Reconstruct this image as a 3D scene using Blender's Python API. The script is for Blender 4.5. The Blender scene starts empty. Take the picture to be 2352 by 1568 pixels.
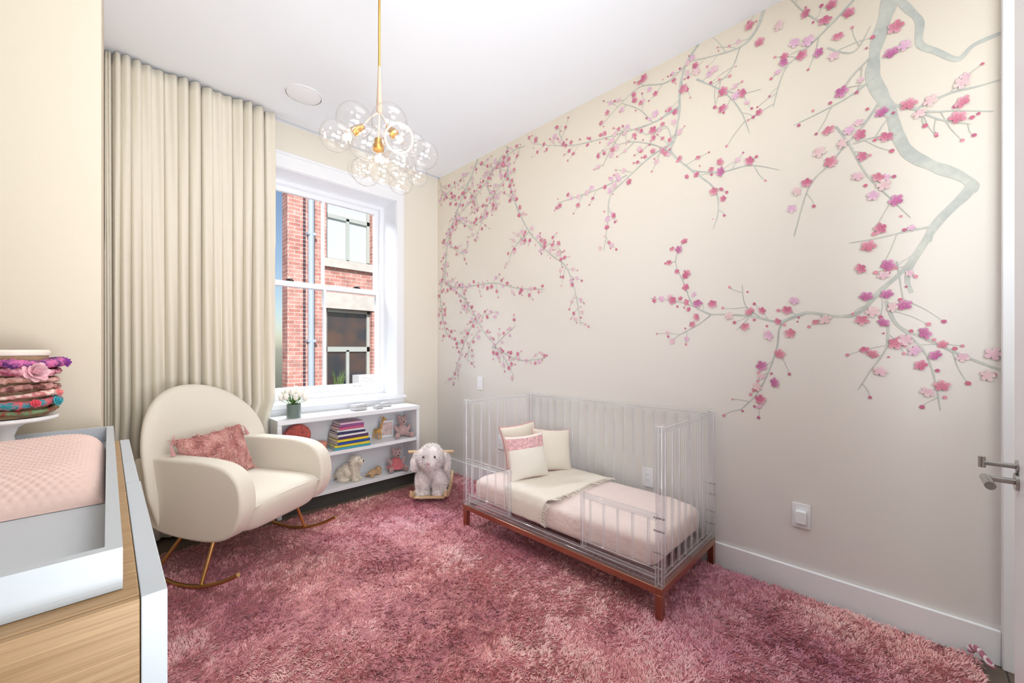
import bpy, bmesh, math, random
import numpy as np
from math import sin, cos, pi, radians, sqrt
from mathutils import Vector, Matrix, Euler, noise
random.seed(7)
rng = np.random.default_rng(7)
scene = bpy.context.scene
COL = scene.collection
scene.view_settings.view_transform = 'Standard'

# ------------------------------------------------------------ measurements
A = radians(45.4); FPX = 916.0; H = 1.25
SA, CA = sin(A), cos(A)
XR, YW, ZC = 2.49, 3.58, 3.085
def on_x(px, py, X=XR):
    u = (px-1176)/FPX; v = (804-py)/FPX
    d = X/(SA+CA*u); return d*(CA-SA*u), H+v*d      # (Y,Z)
def on_y(px, py, Y):
    u = (px-1176)/FPX; v = (804-py)/FPX
    d = Y/(CA-SA*u); return d*(SA+CA*u), H+v*d      # (X,Z)

# ------------------------------------------------------------ materials
def lin(c):
    r = []
    for x in c[:3]:
        x = x/255.0
        r.append(x/12.92 if x <= .04045 else ((x+.055)/1.055)**2.4)
    return (r[0], r[1], r[2], 1.0)
def M(name, c, rough=.5, metal=0., bump=0., bscale=60., var=0., vscale=6., sheen=0., coat=0., emit=None, es=0., c2=None, c3=None):
    m = bpy.data.materials.new(name); m.use_nodes = True
    n = m.node_tree.nodes; l = m.node_tree.links
    b = n['Principled BSDF']
    b.inputs['Base Color'].default_value = lin(c)
    b.inputs['Roughness'].default_value = rough
    b.inputs['Metallic'].default_value = metal
    if sheen: b.inputs['Sheen Weight'].default_value = sheen
    if coat: b.inputs['Coat Weight'].default_value = coat
    if emit:
        b.inputs['Emission Color'].default_value = lin(emit); b.inputs['Emission Strength'].default_value = es
    tc = n.new('ShaderNodeTexCoord')
    if var or c2:
        t = n.new('ShaderNodeTexNoise'); t.inputs['Scale'].default_value = vscale; t.inputs['Detail'].default_value = 4
        l.new(tc.outputs['Object'], t.inputs['Vector'])
        r = n.new('ShaderNodeValToRGB'); L = lin(c)
        r.color_ramp.elements[0].position = .3; r.color_ramp.elements[1].position = .7
        if c2:
            r.color_ramp.elements[0].position = .4; r.color_ramp.elements[1].position = .6
            r.color_ramp.elements[0].color = L; r.color_ramp.elements[1].color = lin(c2)
            if c3: e = r.color_ramp.elements.new(.5); e.color = lin(c3)
        else:
            r.color_ramp.elements[0].color = (L[0]*(1-var), L[1]*(1-var), L[2]*(1-var), 1)
            r.color_ramp.elements[1].color = (min(1, L[0]*(1+var)), min(1, L[1]*(1+var)), min(1, L[2]*(1+var)), 1)
        l.new(t.outputs['Fac'], r.inputs['Fac']); l.new(r.outputs['Color'], b.inputs['Base Color'])
    if bump:
        t2 = n.new('ShaderNodeTexNoise'); t2.inputs['Scale'].default_value = bscale; t2.inputs['Detail'].default_value = 3
        l.new(tc.outputs['Object'], t2.inputs['Vector'])
        bp = n.new('ShaderNodeBump'); bp.inputs['Strength'].default_value = bump; bp.inputs['Distance'].default_value = .01
        l.new(t2.outputs['Fac'], bp.inputs['Height']); l.new(bp.outputs['Normal'], b.inputs['Normal'])
    return m
def Mcol(name, rough=.9, attr='Col', sheen=0., lo=.88, hi=1.12):
    m = bpy.data.materials.new(name); m.use_nodes = True
    n = m.node_tree.nodes; l = m.node_tree.links; b = n['Principled BSDF']
    a = n.new('ShaderNodeAttribute'); a.attribute_name = attr
    tc = n.new('ShaderNodeTexCoord')
    t = n.new('ShaderNodeTexNoise'); t.inputs['Scale'].default_value = 45; t.inputs['Detail'].default_value = 5
    l.new(tc.outputs['Object'], t.inputs['Vector'])
    mr = n.new('ShaderNodeMapRange'); mr.inputs['From Min'].default_value = .3; mr.inputs['From Max'].default_value = .7
    mr.inputs['To Min'].default_value = lo; mr.inputs['To Max'].default_value = hi
    l.new(t.outputs['Fac'], mr.inputs['Value'])
    mx = n.new('ShaderNodeVectorMath'); mx.operation = 'SCALE'
    l.new(a.outputs['Color'], mx.inputs[0]); l.new(mr.outputs['Result'], mx.inputs['Scale'])
    l.new(mx.outputs['Vector'], b.inputs['Base Color'])
    b.inputs['Roughness'].default_value = rough
    if sheen: b.inputs['Sheen Weight'].default_value = sheen
    return m
def Mwood(name, c1, c2, axis='X', scale=9., rough=.5, k=10):
    m = bpy.data.materials.new(name); m.use_nodes = True
    n = m.node_tree.nodes; l = m.node_tree.links; b = n['Principled BSDF']
    tc = n.new('ShaderNodeTexCoord'); mp = n.new('ShaderNodeMapping')
    s = {'X': (.6, k, k), 'Y': (k, .6, k), 'Z': (k, k, .6)}[axis]
    mp.inputs['Scale'].default_value = s
    l.new(tc.outputs['Object'], mp.inputs['Vector'])
    t = n.new('ShaderNodeTexNoise'); t.inputs['Scale'].default_value = scale; t.inputs['Detail'].default_value = 8
    t.inputs['Distortion'].default_value = .8
    l.new(mp.outputs['Vector'], t.inputs['Vector'])
    r = n.new('ShaderNodeValToRGB'); r.color_ramp.elements[0].position = .35; r.color_ramp.elements[1].position = .68
    r.color_ramp.elements[0].color = lin(c1); r.color_ramp.elements[1].color = lin(c2)
    l.new(t.outputs['Fac'], r.inputs['Fac']); l.new(r.outputs['Color'], b.inputs['Base Color'])
    bp = n.new('ShaderNodeBump'); bp.inputs['Strength'].default_value = .15; bp.inputs['Distance'].default_value = .003
    l.new(t.outputs['Fac'], bp.inputs['Height']); l.new(bp.outputs['Normal'], b.inputs['Normal'])
    b.inputs['Roughness'].default_value = rough
    return m
def Mbrick(name, c1, c2, mort, bw=.21, rh=.072, ms=.008, plane='XZ', rough=.85):
    m = bpy.data.materials.new(name); m.use_nodes = True
    n = m.node_tree.nodes; l = m.node_tree.links; b = n['Principled BSDF']
    tc = n.new('ShaderNodeTexCoord'); sp = n.new('ShaderNodeSeparateXYZ'); cb = n.new('ShaderNodeCombineXYZ')
    l.new(tc.outputs['Object'], sp.inputs[0])
    l.new(sp.outputs[plane[0]], cb.inputs['X']); l.new(sp.outputs[plane[1]], cb.inputs['Y'])
    t = n.new('ShaderNodeTexBrick'); t.inputs['Scale'].default_value = 1
    t.inputs['Color1'].default_value = lin(c1); t.inputs['Color2'].default_value = lin(c2); t.inputs['Mortar'].default_value = lin(mort)
    t.inputs['Mortar Size'].default_value = ms; t.inputs['Brick Width'].default_value = bw; t.inputs['Row Height'].default_value = rh
    t.inputs['Mortar Smooth'].default_value = .1
    l.new(cb.outputs[0], t.inputs['Vector'])
    nz = n.new('ShaderNodeTexNoise'); nz.inputs['Scale'].default_value = 5.5; nz.inputs['Detail'].default_value = 8
    l.new(tc.outputs['Object'], nz.inputs['Vector'])
    mr = n.new('ShaderNodeMapRange'); mr.inputs['From Min'].default_value = .25; mr.inputs['From Max'].default_value = .75; mr.inputs['To Min'].default_value = .65; mr.inputs['To Max'].default_value = 1.35
    l.new(nz.outputs['Fac'], mr.inputs['Value'])
    vm = n.new('ShaderNodeVectorMath'); vm.operation = 'SCALE'
    l.new(t.outputs['Color'], vm.inputs[0]); l.new(mr.outputs['Result'], vm.inputs['Scale'])
    l.new(vm.outputs['Vector'], b.inputs['Base Color']); b.inputs['Roughness'].default_value = rough
    return m
def Mglass(name, base=.04, edge=.5, power=4., diff=.0, rough=.02, tint=(255, 255, 255), rim=None, rimp=7.):
    """thin clear shell: transparent, mirror growing toward grazing angles, slightly darker rim"""
    m = bpy.data.materials.new(name); m.use_nodes = True
    n = m.node_tree.nodes; l = m.node_tree.links
    n.remove(n['Principled BSDF']); out = n['Material Output']
    tr = n.new('ShaderNodeBsdfTransparent'); tr.inputs[0].default_value = lin(tint)
    g = n.new('ShaderNodeBsdfGlossy'); g.inputs['Roughness'].default_value = rough
    lw = n.new('ShaderNodeLayerWeight'); lw.inputs['Blend'].default_value = .5
    pw = n.new('ShaderNodeMath'); pw.operation = 'POWER'; pw.inputs[1].default_value = power
    l.new(lw.outputs['Facing'], pw.inputs[0])
    mu = n.new('ShaderNodeMath'); mu.operation = 'MULTIPLY_ADD'; mu.use_clamp = True; mu.inputs[1].default_value = edge; mu.inputs[2].default_value = base
    l.new(pw.outputs[0], mu.inputs[0])
    if rim:
        p2 = n.new('ShaderNodeMath'); p2.operation = 'POWER'; p2.inputs[1].default_value = rimp
        l.new(lw.outputs['Facing'], p2.inputs[0])
        mc = n.new('ShaderNodeMix'); mc.data_type = 'RGBA'
        mc.inputs[6].default_value = lin(tint); mc.inputs[7].default_value = lin(rim)
        l.new(p2.outputs[0], mc.inputs[0]); l.new(mc.outputs[2], tr.inputs[0])
    mx = n.new('ShaderNodeMixShader'); l.new(mu.outputs[0], mx.inputs[0])
    l.new(tr.outputs[0], mx.inputs[1]); l.new(g.outputs[0], mx.inputs[2])
    last = mx.outputs[0]
    if diff:
        df = n.new('ShaderNodeBsdfDiffuse'); df.inputs[0].default_value = (.97, .97, .98, 1)
        tl = n.new('ShaderNodeBsdfTranslucent'); tl.inputs[0].default_value = (.97, .97, .98, 1)
        m4 = n.new('ShaderNodeMixShader'); l.new(df.outputs[0], m4.inputs[1]); l.new(tl.outputs[0], m4.inputs[2])
        m3 = n.new('ShaderNodeMixShader'); m3.inputs[0].default_value = diff
        l.new(last, m3.inputs[1]); l.new(m4.outputs[0], m3.inputs[2]); last = m3.outputs[0]
    l.new(last, out.inputs[0])
    return m

# ------------------------------------------------------------ mesh builder
def catmull(pts, n=6, closed=False):
    P = [Vector(p) for p in pts]; out = []
    N = len(P); rngi = range(N if closed else N-1)
    for i in rngi:
        if closed: a, b, c, d = P[(i-1) % N], P[i], P[(i+1) % N], P[(i+2) % N]
        else: a, b, c, d = P[max(i-1, 0)], P[i], P[i+1], P[min(i+2, N-1)]
        for k in range(n):
            t = k/n
            out.append(.5*((2*b)+(c-a)*t+(2*a-5*b+4*c-d)*t*t+(3*b-a-3*c+d)*t**3))
    if not closed: out.append(P[-1])
    return out
class MB:
    def __init__(s): s.v = []; s.f = []; s.m = []
    def add(s, v, f, mi=0, T=None):
        o = len(s.v)
        s.v += [tuple(T @ Vector(p)) if T is not None else tuple(p) for p in v]
        s.f += [tuple(i+o for i in q) for q in f]; s.m += [mi]*len(f); return s
    def box(s, x0, x1, y0, y1, z0, z1, mi=0, T=None):
        v = [(x0,y0,z0),(x1,y0,z0),(x1,y1,z0),(x0,y1,z0),(x0,y0,z1),(x1,y0,z1),(x1,y1,z1),(x0,y1,z1)]
        return s.add(v, [(0,3,2,1),(4,5,6,7),(0,1,5,4),(1,2,6,5),(2,3,7,6),(3,0,4,7)], mi, T)
    def tube(s, pts, r, seg=8, mi=0, T=None, cap=True, closed=False):
        P = [Vector(p) for p in pts]; N = len(P)
        R = r if isinstance(r, (list, tuple)) else [r]*N
        v = []; f = []; prev = None
        for i in range(N):
            if closed: t = P[(i+1) % N]-P[(i-1) % N]
            else: t = P[min(i+1, N-1)]-P[max(i-1, 0)]
            t = t.normalized() if t.length > 1e-9 else Vector((0,0,1))
            if prev is None:
                a = Vector((1,0,0)) if abs(t.x) < .9 else Vector((0,1,0))
                a = (a-t*a.dot(t)).normalized()
            else:
                a = prev-t*prev.dot(t); a = a.normalized() if a.length > 1e-6 else prev
            prev = a; b = t.cross(a)
            for k in range(seg):
                th = 2*pi*k/seg; v.append(P[i]+(a*cos(th)+b*sin(th))*R[i])
        for i in range(N if closed else N-1):
            j = (i+1) % N
            for k in range(seg):
                k2 = (k+1) % seg
                f.append((i*seg+k, i*seg+k2, j*seg+k2, j*seg+k))
        if cap and not closed:
            f.append(tuple(range(seg-1, -1, -1))); f.append(tuple((N-1)*seg+k for k in range(seg)))
        return s.add(v, f, mi, T)
    def lathe(s, prof, c=(0,0,0), seg=24, mi=0, T=None):
        v = []; f = []; N = len(prof)
        for r, z in prof:
            for k in range(seg):
                th = 2*pi*k/seg; v.append((c[0]+r*cos(th), c[1]+r*sin(th), c[2]+z))
        for i in range(N-1):
            for k in range(seg):
                k2 = (k+1) % seg; f.append((i*seg+k, i*seg+k2, (i+1)*seg+k2, (i+1)*seg+k))
        if prof[0][0] > 1e-4: f.append(tuple(range(seg-1, -1, -1)))
        if prof[-1][0] > 1e-4: f.append(tuple((N-1)*seg+k for k in range(seg)))
        return s.add(v, f, mi, T)
    def sell(s, c, r, e1=1., e2=1., nu=24, nv=14, mi=0, T=None, R=None):
        sp = lambda w, e: math.copysign(abs(w)**e, w)
        v = []; f = []
        for i in range(nv+1):
            ph = -pi/2+pi*i/nv
            for k in range(nu):
                th = 2*pi*k/nu
                p = Vector((r[0]*sp(cos(ph), e1)*sp(cos(th), e2), r[1]*sp(cos(ph), e1)*sp(sin(th), e2), r[2]*sp(sin(ph), e1)))
                if R is not None: p = R @ p
                v.append(p+Vector(c))
        for i in range(nv):
            for k in range(nu):
                k2 = (k+1) % nu; f.append((i*nu+k, i*nu+k2, (i+1)*nu+k2, (i+1)*nu+k))
        return s.add(v, f, mi, T)
    def prism(s, outl, a0, a1, axis='X', mi=0, T=None):
        N = len(outl); v = []
        for a in (a0, a1):
            for p in outl:
                v.append({'X': (a, p[0], p[1]), 'Y': (p[0], a, p[1]), 'Z': (p[0], p[1], a)}[axis])
        f = [(i, (i+1) % N, (i+1) % N+N, i+N) for i in range(N)]
        f.append(tuple(range(N-1, -1, -1))); f.append(tuple(range(N, 2*N)))
        return s.add(v, f, mi, T)
    def obj(s, name, mats, parent=None, world=False, smooth=True, bevel=0., sub=0, ang=40, loc=None, rot=None):
        me = bpy.data.meshes.new(name); me.from_pydata(s.v, [], s.f)
        if not isinstance(mats, (list, tuple)): mats = [mats]
        for m in mats: me.materials.append(m)
        me.polygons.foreach_set('material_index', s.m)
        bm = bmesh.new(); bm.from_mesh(me)
        if not bevel and smooth: bmesh.ops.remove_doubles(bm, verts=bm.verts, dist=1e-6)
        bmesh.ops.recalc_face_normals(bm, faces=bm.faces); bm.to_mesh(me); bm.free()
        return wrap(name, me, parent, world, smooth, bevel, sub, ang, loc, rot)
def wrap(name, me, parent=None, world=False, smooth=True, bevel=0., sub=0, ang=40, loc=None, rot=None):
    if smooth:
        me.polygons.foreach_set('use_smooth', [True]*len(me.polygons))
        if ang < 180: me.set_sharp_from_angle(angle=radians(ang))
    o = bpy.data.objects.new(name, me); COL.objects.link(o)
    if loc is not None: o.location = loc
    if rot is not None: o.rotation_euler = rot
    if parent:
        o.parent = parent
        if world:
            R = parent.rotation_euler.to_matrix().to_4x4()
            o.matrix_parent_inverse = (Matrix.Translation(parent.location) @ R).inverted()
    if bevel:
        b = o.modifiers.new('Bevel', 'BEVEL'); b.width = bevel; b.segments = 2; b.limit_method = 'ANGLE'; b.angle_limit = radians(35)
    if sub:
        q = o.modifiers.new('Sub', 'SUBSURF'); q.levels = sub; q.render_levels = sub
    return o
def thing(name, label, cat, loc=(0,0,0), rz=0., group=None):
    e = bpy.data.objects.new(name, None); COL.objects.link(e); e.empty_display_size = .1
    e.location = loc; e.rotation_euler = (0, 0, rz); e['label'] = label; e['category'] = cat
    if group: e['group'] = group
    return e
def top(o, label, cat, group=None):
    o['label'] = label; o['category'] = cat
    if group: o['group'] = group
    return o
def struct(o, label=None, cat=None):
    o['kind'] = 'structure'
    if label: o['label'] = label
    if cat: o['category'] = cat
    return o
def blob(name, ells, voxel, mat, parent=None, fur=None, loc=None, rot=None, smooth_it=6):
    b = MB()
    for e in ells:
        R = Euler(e[2]).to_matrix() if len(e) > 2 else None
        b.sell(e[0], e[1], 1, 1, 20, 12, R=R)
    t = b.obj('tmp', mat)
    m = t.modifiers.new('r', 'REMESH'); m.mode = 'VOXEL'; m.voxel_size = voxel
    m2 = t.modifiers.new('s', 'SMOOTH'); m2.iterations = smooth_it; m2.factor = .5
    dg = bpy.context.evaluated_depsgraph_get(); dg.update()
    me = bpy.data.meshes.new_from_object(t.evaluated_get(dg)); me.name = name
    bpy.data.objects.remove(t)
    if fur: me = furry(me, *fur, name=name)
    me.materials.clear(); me.materials.append(mat)
    return wrap(name, me, parent, ang=180, loc=loc, rot=rot)
def furry(me, n, length, width, drop=.4, name='fur', amp=.35):
    me.calc_loop_triangles()
    V = np.array([v.co[:] for v in me.vertices]); T = np.array([t.vertices[:] for t in me.loop_triangles])
    a, b, c = V[T[:,0]], V[T[:,1]], V[T[:,2]]
    nr = np.cross(b-a, c-a); ar = np.linalg.norm(nr, axis=1); nr = nr/np.maximum(ar[:,None], 1e-12)
    idx = rng.choice(len(T), n, p=ar/ar.sum())
    r1 = np.sqrt(rng.random(n)); r2 = rng.random(n)
    P = a[idx]*(1-r1)[:,None]+b[idx]*(r1*(1-r2))[:,None]+c[idx]*(r1*r2)[:,None]
    N = nr[idx]
    J = np.stack([np.sin(P@np.array([61.,37.,23.])+k*2.1)+np.sin(P@np.array([-31.,71.,53.])+k) for k in range(3)], 1)*amp+rng.normal(0, .25, (n,3))
    D = N*.8+J+np.array([0,0,-drop]); D /= np.linalg.norm(D, axis=1)[:,None]
    S = np.cross(D, rng.normal(0,1,(n,3))); S /= np.linalg.norm(S, axis=1)[:,None]
    L = (length*(.6+.8*rng.random(n)))[:,None]
    S = S*width/2
    tip = P+D*L+np.array([0,0,-drop*.3])*L
    mid = P+D*L*.55
    W = np.stack([P-S-N*.002, P+S-N*.002, mid+S*.8, mid-S*.8, tip], 1).reshape(-1,3)
    o = len(V)
    verts = V.tolist()+W.tolist()
    faces = [tuple(p.vertices) for p in me.polygons]
    for i in range(n):
        k = o+i*5; faces.append((k,k+1,k+2,k+3)); faces.append((k+3,k+2,k+4))
    m2 = bpy.data.meshes.new(name); m2.from_pydata(verts, [], faces)
    return m2
def vnoise(x, y, s, seed):
    g = np.random.default_rng(seed).random((128,128))
    xx = x/s+31.3; yy = y/s+17.7
    i = np.floor(xx).astype(int); j = np.floor(yy).astype(int); fx = xx-i; fy = yy-j
    fx = fx*fx*(3-2*fx); fy = fy*fy*(3-2*fy)
    i %= 127; j %= 127
    return (g[i,j]*(1-fx)*(1-fy)+g[i+1,j]*fx*(1-fy)+g[i,j+1]*(1-fx)*fy+g[i+1,j+1]*fx*fy)

# ------------------------------------------------------------ palette
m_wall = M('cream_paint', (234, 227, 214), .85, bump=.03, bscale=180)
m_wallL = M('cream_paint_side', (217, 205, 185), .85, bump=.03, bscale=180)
m_ceil = M('ceiling_paint', (240, 243, 248), .9)
m_white = M('white_trim_paint', (243, 244, 247), .35)
m_shelfw = M('white_lacquer', (238, 240, 244), .35)
m_drw = M('white_satin_lacquer', (196, 201, 206), .45)
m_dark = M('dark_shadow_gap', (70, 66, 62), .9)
m_floor = Mbrick('dark_oak_planks', (118, 102, 88), (98, 84, 72), (40, 34, 30), bw=1.4, rh=.14, ms=.003, plane='XY', rough=.45)
m_glass = Mglass('window_glass', .03, .3, 4)
m_acr = Mglass('clear_acrylic', .07, .5, 3., diff=.045, tint=(252, 253, 254))
m_acrp = Mglass('clear_acrylic_post', .10, .5, 3., diff=.07, tint=(250, 251, 253))
m_edge = Mglass('acrylic_edge_highlight', .30, .4, 2., diff=.68)  # bright edge highlights put into the colour as white diffuse
m_bub = Mglass('blown_clear_glass', .055, .85, 4.5, diff=.02, rim=(160, 162, 164), rimp=10.)
m_brass = M('brushed_brass', (196, 150, 78), .3, 1.)
m_gold = M('warm_brass_metal', (206, 168, 112), .25, 1.)
m_rose = M('rose_bronze_metal', (180, 134, 112), .28, 1.)
m_nickel = M('satin_nickel', (178, 176, 172), .3, 1.)
m_boucle = M('ivory_upholstery', (232, 225, 211), .9, bump=.2, bscale=420, sheen=.15)
m_curt = M('cream_linen', (232, 224, 208), .9, bump=.12, bscale=500, sheen=.15)
m_pinkfur = M('dusty_rose_fur', (204, 140, 134), .9, c2=(230, 180, 172), vscale=16, sheen=.3)
m_plush = M('white_plush', (252, 244, 242), .95, var=.03, vscale=30, sheen=.4)
m_lwood = Mwood('light_maple', (206, 172, 130), (226, 198, 160), 'X', 5)
m_oak = Mwood('cerused_oak', (158, 122, 82), (184, 150, 108), 'X', 9, k=22)
m_black = M('black_plastic', (22, 20, 20), .3)

# ------------------------------------------------------------ camera
cam = bpy.data.cameras.new('camera'); co = bpy.data.objects.new('camera', cam); COL.objects.link(co)
co.location = (0, 0, H); co.rotation_euler = (radians(90), 0, -A)
cam.lens = 36*FPX/2352; cam.sensor_width = 36; cam.sensor_fit = 'HORIZONTAL'; cam.shift_y = 20/2352; cam.clip_start = .05
scene.camera = co

# ------------------------------------------------------------ room shell
struct(MB().box(-2.3, 2.6, -1.7, 3.9, -.1, 0).obj('floor', m_floor, smooth=False), 'dark oak plank floor', 'floor')
c = MB(); c.box(-2.3, 2.6, -1.7, 3.53, ZC, ZC+.1); c.box(-2.3, 2.6, 3.53, 3.9, ZC+.06, ZC+.16); c.box(-2.3, 2.6, 3.566, 3.58, ZC, ZC+.1)
struct(c.obj('ceiling', m_ceil, smooth=False), 'smooth white ceiling with curtain track recess', 'ceiling')
WX0, WX1, WZ0, WZ1, WYD = .87, 2.0, .81, 2.72, 3.83
w = MB(); w.box(-.1, WX0, YW, 3.9, 0, ZC+.1); w.box(WX1, 2.6, YW, 3.9, 0, ZC+.1); w.box(WX0, WX1, YW, 3.9, 0, WZ0); w.box(WX0, WX1, YW, 3.9, WZ1, ZC+.1)
struct(w.obj('wall_window', m_wall, smooth=False), 'cream painted wall around the window', 'wall')
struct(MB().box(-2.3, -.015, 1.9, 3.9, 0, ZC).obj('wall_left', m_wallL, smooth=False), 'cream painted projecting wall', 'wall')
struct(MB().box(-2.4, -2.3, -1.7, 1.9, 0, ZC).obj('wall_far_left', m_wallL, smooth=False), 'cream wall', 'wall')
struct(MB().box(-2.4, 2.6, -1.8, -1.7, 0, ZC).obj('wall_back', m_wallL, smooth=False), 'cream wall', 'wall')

# ------------------------------------------------------------ mural wall
class Mural:
    def __init__(s): s.v = []; s.f = []; s.c = []; s.n = 0
    def poly(s, pts, cols, faces, off):
        o = len(s.v); s.v += [(XR-off, p[0], p[1]) for p in pts]; s.c += cols; s.f += [tuple(i+o for i in q) for q in faces]
mu = Mural()
WALLC = lin((232, 224, 210))
def mixc(a, b, t): return tuple(a[i]*(1-t)+b[i]*t for i in range(4))
BR1, BR2 = lin((206, 208, 198)), lin((174, 181, 176))
def stroke(pts, w0, w1, shade=.5):
    P = catmull([(p[0], p[1], 0) for p in pts], 7)
    N = len(P); vv = []; cc = []; ff = []
    for i, p in enumerate(P):
        t = P[min(i+1, N-1)]-P[max(i-1, 0)]; t.normalize(); nx = Vector((-t.y, t.x))
        k = i/(N-1); wd = (w0*(1-k)+w1*k)*(1+.4*(noise.noise(Vector((p.x*14, p.y*14, 3)))))
        tone = noise.noise(Vector((p.x*11, p.y*11, 8)))+.6*noise.noise(Vector((p.x*30, p.y*30, 5)))
        e = mixc(BR1, BR2, min(1, max(0, shade+.4*tone)))
        mid = mixc(BR1, BR2, min(1, max(0, .25+.8*tone))) if w0 > .015 else e
        wd /= 2
        vv += [(p.x+nx.x*wd, p.y+nx.y*wd), (p.x+nx.x*wd*.2, p.y+nx.y*wd*.2), (p.x-nx.x*wd, p.y-nx.y*wd)]
        cc += [mixc(e, WALLC, .15), mid, e]
        if i:
            a = (i-1)*3; b = i*3; ff += [(a, a+1, b+1, b), (a+1, a+2, b+2, b+1)]
    mu.n += 1; mu.poly(vv, cc, ff, .0012+mu.n*2e-6)
    return P
DK = [((196, 98, 130), (232, 174, 190)), ((204, 114, 138), (235, 184, 194)), ((184, 94, 146), (224, 170, 200))]
LT = [((226, 184, 198), (235, 213, 213)), ((222, 174, 204), (235, 208, 216)), ((228, 192, 196), (234, 215, 209))]
def blossom(y, z, R, light=False, mag=0):
    if not(-.26 < y < 3.56 and z < ZC-.01): return
    cs = (LT if light else DK)[2 if random.random() < mag else random.choice([0, 1])]
    c0, c1 = lin(cs[0]), lin(cs[1]); ph = random.random()*6.28; sq = random.uniform(.72, 1.); sd = random.random()*6.28
    n = 40; pts = [(y, z)]; cols = [mixc(c0, lin((240, 200, 190)), .35)]
    for ring, rr in ((0, .22), (1, .62), (2, 1.)):
        for k in range(n):
            th = 2*pi*k/n; rad = R*rr*(1 if ring == 0 else (.5+.5*abs(sin(2.5*th))**.55))
            a, b = cos(th+ph)*rad, sin(th+ph)*rad*sq
            yy = a*cos(sd)-b*sin(sd); zz = a*sin(sd)+b*cos(sd)
            pts.append((y+yy, min(ZC-.002, z+zz)))
            t = {0: .25, 1: .5, 2: 1.}[ring]*(.6+.4*sin(th*1+ph))
            cols.append(mixc(c0, c1, max(0, min(1, t if ring else .1))))
    ff = [(0, 1+k, 1+(k+1) % n) for k in range(n)]
    for r_ in range(2):
        for k in range(n):
            k2 = (k+1) % n; a = 1+r_*n; b = 1+(r_+1)*n; ff.append((a+k, b+k, b+k2, a+k2))
    mu.n += 1; mu.poly(pts, cols, ff, .0035+mu.n*2e-6)
def bud(y, z, R):
    if not(-.26 < y < 3.56 and z < ZC-.02): return
    c0 = lin(random.choice([(206, 116, 140), (222, 150, 166), (196, 108, 140)])); n = 10
    pts = [(y, z)]+[(y+cos(2*pi*k/n)*R, z+sin(2*pi*k/n)*R) for k in range(n)]
    mu.n += 1; mu.poly(pts, [c0]*(n+1), [(0, 1+k, 1+(k+1) % n) for k in range(n)], .0035+mu.n*2e-6)
W = lambda L: [on_x(a, b) for a, b in L]
stroke(W([(2058,-40),(2040,20),(2020,80),(2008,130),(2005,178),(2025,220),(2047,262),(2062,310),(2088,352),(2145,382),(2200,402),(2234,425),(2228,440)]), .058, .034)
stroke(W([(2236,420),(2215,450),(2185,478),(2150,515),(2122,560),(2098,600),(2084,640),(2094,672)]), .036, .014)
stroke(W([(2046,-20),(2085,20),(2112,50),(2112,100),(2150,118),(2200,136),(2236,104),(2304,74)]), .030, .014)
stroke(W([(2140,530),(2138,555)]), .014, .006)
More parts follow.
